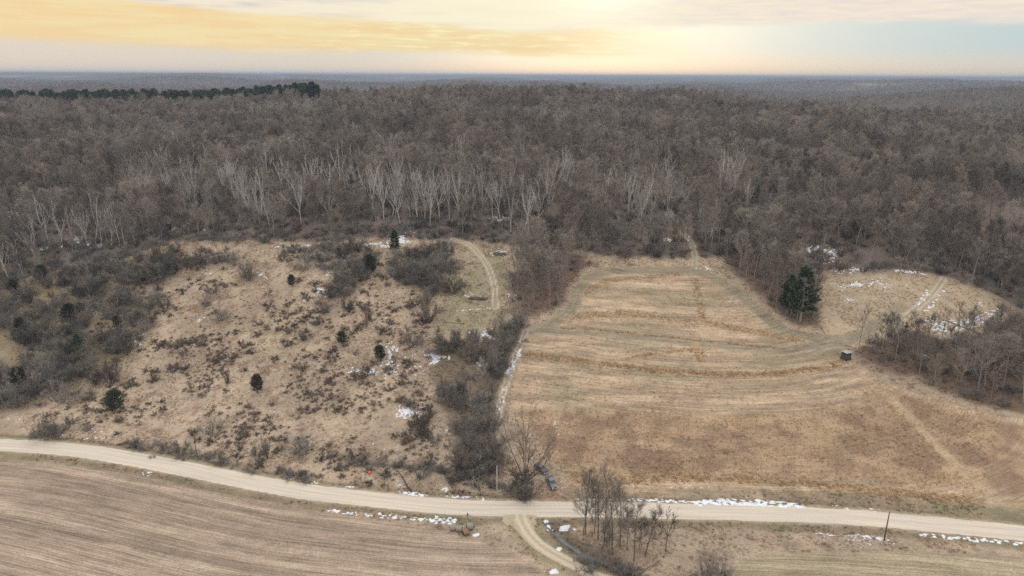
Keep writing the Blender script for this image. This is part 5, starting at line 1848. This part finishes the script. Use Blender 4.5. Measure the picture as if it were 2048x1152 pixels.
q = MB(); q.box((0, 0, 0.72), (3.3, 2.5, 0.14)); q.build('platform', M_DARKWOOD, e)
for s in (-1, 1):
    for x in (-1.1, 1.1):
        q = MB(); q.tube([(x, s * 1.1, 0.36), (x, s * 1.36, 0.36)], 0.38, 14); wo = q.build('wheel', M_RUBBER, e)
        q = MB(); q.tube([(x, s * 1.35, 0.36), (x, s * 1.39, 0.36)], 0.2, 10); q.build('rim', M_DARKWOOD, wo)
q = MB(); q.tube([(-1.6, 0, 0.66), (-2.7, 0, 0.35)], 0.07, 6); q.build('drawbar', M_DARKWOOD, e)
tag(e, 'dark box shaped hunting blind with pale roof on a trailer at the field edge', 'hunting blind')

# ------------------------------------------------------------------ poles, sign, posts
M_POLE_G = solid('silvered_pole_wood', (0.40, 0.375, 0.345), 0.9, 0.1, noise=0.15, scale=2)
M_POLE_B = solid('brown_pole_wood', (0.12, 0.078, 0.052), 0.9, 0.1, noise=0.25, scale=2)
M_METAL = solid('galvanised', (0.35, 0.36, 0.36), 0.5, 0.4, 0.6, noise=0.1)


def pole(px_, py_, hp, mat, label, r=0.16):
    g = pix(px_, py_)
    x, y, d = project(*g)
    H = hp * d / 1365.0 / 0.82
    e = empty('utility_pole', (g[0], g[1], hz(g[0], g[1])))
    m = MB(); m.tube([(0, 0, -0.5), (0, 0, H * 0.5), (0, 0, H)], [r * 1.15, r, r * 0.75], 10); m.build('shaft', mat, e, True)
    m = MB(); m.tube([(0, 0, H), (0, 0, H + 0.06), (0, 0, H + 0.28)], [0.05, 0.09, 0.04], 8); m.build('insulator', M_METAL, e)
    m = MB(); m.box((0.0, -r * 0.95, H - 0.9), (0.10, 0.10, 0.22)); m.build('bracket', M_METAL, e)
    return tag(e, label, 'utility pole')


pole(994, 995, 60, M_POLE_G, 'silvery wooden utility pole left of the parked vehicles', 0.15)
pole(1768, 1081, 55, M_POLE_B, 'brown wooden utility pole standing between road and lower stubble field', 0.17)
pole(393, 907, 44, M_POLE_B, 'thin brown pole in the roadside brush below the meadow', 0.10)

g = pix(935, 1038)
e = empty('sign_post', (g[0], g[1], hz(g[0], g[1])), R(20))
m = MB(); m.box((0, 0, 1.15), (0.10, 0.10, 2.5)); m.build('post', M_POLE_B, e)
m = MB(); m.box((0, 0.07, 1.45), (0.9, 0.04, 0.24)); m.build('board', M_POLE_B, e)
m = MB(); m.box((0.07, 0, 1.75), (0.04, 0.7, 0.22), 0.35); m.build('board', M_POLE_B, e)
tag(e, 'small brown signpost with crossed boards at the lane mouth', 'signpost')


def stick(name, a, b, r0, r1, mat, label, cat, lift=0.0, z1=None):
    p, q = pix(*a), pix(*b)
    n = 5
    P = [(p[0] + (q[0] - p[0]) * i / n, p[1] + (q[1] - p[1]) * i / n) for i in range(n + 1)]
    e = empty(name, (p[0], p[1], hz(p[0], p[1])))
    pts = []
    za, zb = hz(*P[0]), hz(*P[-1])
    for i, (x, y) in enumerate(P):
        z = max(za + (zb - za) * i / n, hz(x, y)) + r0 * 0.7 + (lift * i / n)
        pts.append((x - p[0] + random.gauss(0, 0.06), y - p[1] + random.gauss(0, 0.06), z - e.location.z))
    m = MB(); m.tube(pts, [r0 + (r1 - r0) * i / n for i in range(n + 1)], 7); m.build('trunk', mat, e, True)
    d = Vector(pts[-1]) - Vector(pts[0])
    for k in range(4):
        t = random.uniform(0.4, 0.95); q_ = Vector(pts[0]).lerp(Vector(pts[-1]), t)
        dd = outdir(d.normalized(), random.uniform(0.5, 0.9)); dd.z = abs(dd.z)
        m = MB(); m.tube([tuple(q_), tuple(q_ + dd * random.uniform(0.5, 1.3))], [r1, r1 * 0.4], 5); m.build('stub', mat, e, True)
    return tag(e, label, cat)


M_LOG = solid('grey_log', (0.16, 0.13, 0.105), 0.95, 0.1, noise=0.35, scale=3)
M_LOGD = solid('wet_dark_log', (0.07, 0.055, 0.045), 0.9, 0.2, noise=0.3, scale=3)
M_LOGP = solid('barkless_log', (0.42, 0.36, 0.30), 0.9, 0.1, noise=0.2, scale=3)
random.seed(3)
stick('fallen_log', (936, 598), (972, 601), 0.32, 0.2, M_LOGD, 'thick dark log lying in snow on the grassy clearing', 'log')
stick('fallen_log', (940, 594), (976, 598), 0.30, 0.2, M_LOG, 'greyer log lying behind the thick dark log on the clearing', 'log')
stick('fallen_log', (886, 645), (930, 648), 0.14, 0.08, M_LOG, 'thin fallen pole near the foot of the clearing', 'log')
stick('fallen_log', (1276, 1146), (1318, 1130), 0.22, 0.1, M_LOG, 'fallen grey trunk pointing out of the stream hollow', 'log', 0.8)
stick('fallen_log', (1425, 519), (1462, 534), 0.28, 0.16, M_LOGP, 'pale fallen log behind the upper corner of the hay field', 'log')
stick('fallen_log', (822, 982), (796, 950), 0.28, 0.14, M_LOGD, 'dark leaning dead trunk beside the road left of the grey pole', 'log', 1.4)
stick('fallen_log', (1885, 640), (1960, 668), 0.24, 0.14, M_LOG, 'long fallen tree at the lower rim of the far clearing', 'log')

g = pix(710, 968)
e = empty('fence_post', (g[0], g[1], hz(g[0], g[1])))
m = MB(); m.tube([(0, 0, -0.3), (0.03, 0, 1.5)], [0.11, 0.10], 8); m.build('post', M_LOGD, e, True)
m = MB(); m.tube([(0.03, 0, 1.5), (0.03, 0, 1.56)], [0.10, 0.03], 8); m.build('cap', M_LOGD, e, True)
tag(e, 'short dark fence post between road and creek', 'fence post')

M_ORANGE = solid('orange_plastic', (0.62, 0.10, 0.02), 0.45, 0.4, noise=0.08)
g = pix(739, 948)
e = empty('orange_bucket', (g[0], g[1], hz(g[0], g[1])))
m = MB(); m.tube([(0, 0, 0.0), (0, 0, 0.1), (0, 0, 0.75), (0, 0, 0.82)], [0.30, 0.34, 0.42, 0.42], 14); m.build('tub', M_ORANGE, e, True)
m = MB(); m.tube([(0.45 * math.cos(t), 0.45 * math.sin(t), 0.80) for t in np.linspace(0, 2 * math.pi, 17)], 0.03, 5, False); m.build('rim', M_ORANGE, e, True)
m = MB(); m.tube([(0.43 * math.cos(t), 0.1, 0.80 + 0.3 * math.sin(t)) for t in np.linspace(0, math.pi, 9)], 0.015, 4); m.build('handle', M_METAL, e, True)
tag(e, 'bright orange tub lying in the brush by the creek', 'tub')

# weathered round bales at the field corner
M_BALE = solid('weathered_bale', (0.24, 0.21, 0.165), 1.0, 0.0, noise=0.35, scale=5, bump=0.6)
M_BALEN = solid('rotten_bale', (0.20, 0.135, 0.08), 1.0, 0.0, noise=0.4, scale=5, bump=0.6)
M_BALEE = solid('bale_end', (0.085, 0.065, 0.048), 1.0, 0.0, noise=0.4, scale=6, bump=0.6)
for i, (a, b, rz, sc, mt, lb) in enumerate([
    (906, 1060, 8, 1.0, M_BALE, 'round grey hay bale at the outer end of the row by the stubble'),
    (919, 1062, -4, 1.0, M_BALE, 'round grey hay bale in the middle of the row by the stubble'),
    (940, 1058, 12, 1.15, M_BALE, 'largest round grey hay bale behind the rotten brown one'),
    (931, 1069, 30, 1.05, M_BALEN, 'slumped brown rotten hay bale in front of the grey bales')]):
    g = pix(a, b)
    e = empty('hay_bale', (g[0], g[1], hz(g[0], g[1])), R(rz))
    br = np.random.default_rng(i)
    n, r0 = 18, 0.85 * sc
    V, F = [], []
    xs2 = np.linspace(-0.75, 0.75, 6) * sc
    for x in xs2:
        for j in range(n):
            t = 2 * math.pi * j / n
            rr2 = r0 * (1 + br.normal(0, 0.025)) * (0.94 if abs(x) > 0.7 * sc else 1.0)
            z = r0 * 0.9 + rr2 * math.sin(t) * (0.93 if mt is M_BALE else 0.78)
            V.append((x, rr2 * math.cos(t) * (1.04 if mt is M_BALE else 1.15), max(z, -0.05)))
    for k in range(5):
        for j in range(n):
            F.append((k * n + j, k * n + (j + 1) % n, (k + 1) * n + (j + 1) % n, (k + 1) * n + j))
    m = MB(); m.add(V, F); m.build('wrap', mt, e, True)
    for k, x in ((0, xs2[0]), (5, xs2[-1])):
        ring = V[k * n:(k + 1) * n]
        c = (x * 1.03, 0, r0 * 0.9)
        m = MB(); m.add(ring + [c], [(j, (j + 1) % n, n) for j in range(n)]); m.build('bale_end', M_BALEE, e)
    tag(e, lb, 'hay bale')

# culvert under the lane mouth
g = pix(1113, 1058)
e = empty('culvert_pipe', (g[0], g[1], hz(g[0], g[1]) - 0.1), heading((1095, 1046), (1122, 1072)))
m = MB()
pts = [(x, 0, 0.12 * x) for x in np.arange(-7.0, -1.0, 0.15)]
m.tube(pts, [0.55 + 0.02 * (i % 2) for i in range(len(pts))], 16, False); m.build('pipe', M_METAL, e, True)
m = MB(); m.tube([(-1.12, 0, -0.135), (-1.3, 0, -0.155)], [0.50, 0.50], 16); m.build('dark_plug', M_BLACK, e)  # black disc across the pipe mouth, painted shade for its dark inside
tag(e, 'culvert pipe end where the stream leaves the road bank', 'culvert')


def brush_pile(px_, py_, r, n, label):
    g = pix(px_, py_)
    e = empty('brush_pile', (g[0], g[1], hz(g[0], g[1])))
    for part, k, w in (('stem', n, 0.07), ('twig_mass', n * 5, 0.03)):
        m = MB()
        for _ in range(k):
            a = random.uniform(0, 6.28); q = r * random.random() ** 0.5
            p = Vector((q * math.cos(a), q * math.sin(a) * 0.7, random.uniform(0.05, 1.0) * (1 - q / r * 0.7)))
            d = Vector((random.gauss(0, 1), random.gauss(0, 1), random.gauss(0, 0.22))).normalized() * random.uniform(0.8, 2.0)
            if part == 'stem':
                m.tube([tuple(p - d), tuple(p + d)], [w, w * 0.5], 4)
            else:
                m.sliver(p, d.normalized(), d.length, w * 2)
        o = m.build(part, M_LOG, e)
        o['kind'] = 'stuff'
    tag(e, label, 'brush pile')


brush_pile(1000, 508, 3.2, 60, 'snow dusted pile of cut branches beside the clearing track')
brush_pile(962, 597, 2.2, 30, 'small heap of branches beside the thick dark log')
brush_pile(1640, 512, 5.0, 90, 'wide slash pile on the snowy slope behind the big pine')
brush_pile(1842, 716, 3.0, 50, 'pile of dead branches in the thicket behind the blind')

# ------------------------------------------------------------------ air
def haze():
    m = bpy.data.materials.new('haze_air'); m.use_nodes = True
    nt = m.node_tree; nt.nodes.clear()
    v = nt.nodes.new('ShaderNodeVolumePrincipled')
    v.inputs['Color'].default_value = (0.33, 0.40, 0.525, 1)
    v.inputs['Density'].default_value = 1.15e-4
    v.inputs['Anisotropy'].default_value = 0.0
    out = nt.nodes.new('ShaderNodeOutputMaterial')
    nt.links.new(v.outputs[0], out.inputs['Volume'])
    z0, z1 = float(GZ.min()) - 1.5, max(float(GZ.max()) + 1, CAM_Z + 3)
    b = MB(); b.box((0, 13500, (z0 + z1) / 2), (56000, 35000, z1 - z0))
    o = b.build('haze', m)
    tag(o, 'pale blue haze thickening toward the far hills', 'haze', kind='stuff')


haze()


def smoke():
    m = bpy.data.materials.new('chimney_smoke'); m.use_nodes = True
    nt = m.node_tree; nt.nodes.clear()
    v = nt.nodes.new('ShaderNodeVolumePrincipled')
    v.inputs['Color'].default_value = (0.62, 0.74, 0.92, 1); v.inputs['Density'].default_value = 0.0035
    out = nt.nodes.new('ShaderNodeOutputMaterial'); nt.links.new(v.outputs[0], out.inputs['Volume'])
    g = pix(584, 163)
    random.seed(12)
    d = project(*g)[2] / 1365.0
    pts, rad = [], []
    for i in range(9):
        t = i / 8
        pts.append((g[0] - 70 * d * t ** 1.5 + random.gauss(0, 2), g[1] + 10 * t, g[2] + 2 + 15 * d * t ** 0.6)); rad.append((1.2 + 5.5 * t * (1.25 - t) * 1.6) * d)
    b = MB(); b.tube(pts, rad, 12)
    o = b.build('smoke', m, None, True)
    tag(o, 'thin bluish smoke drifting over the far valley', 'smoke', kind='stuff')


smoke()
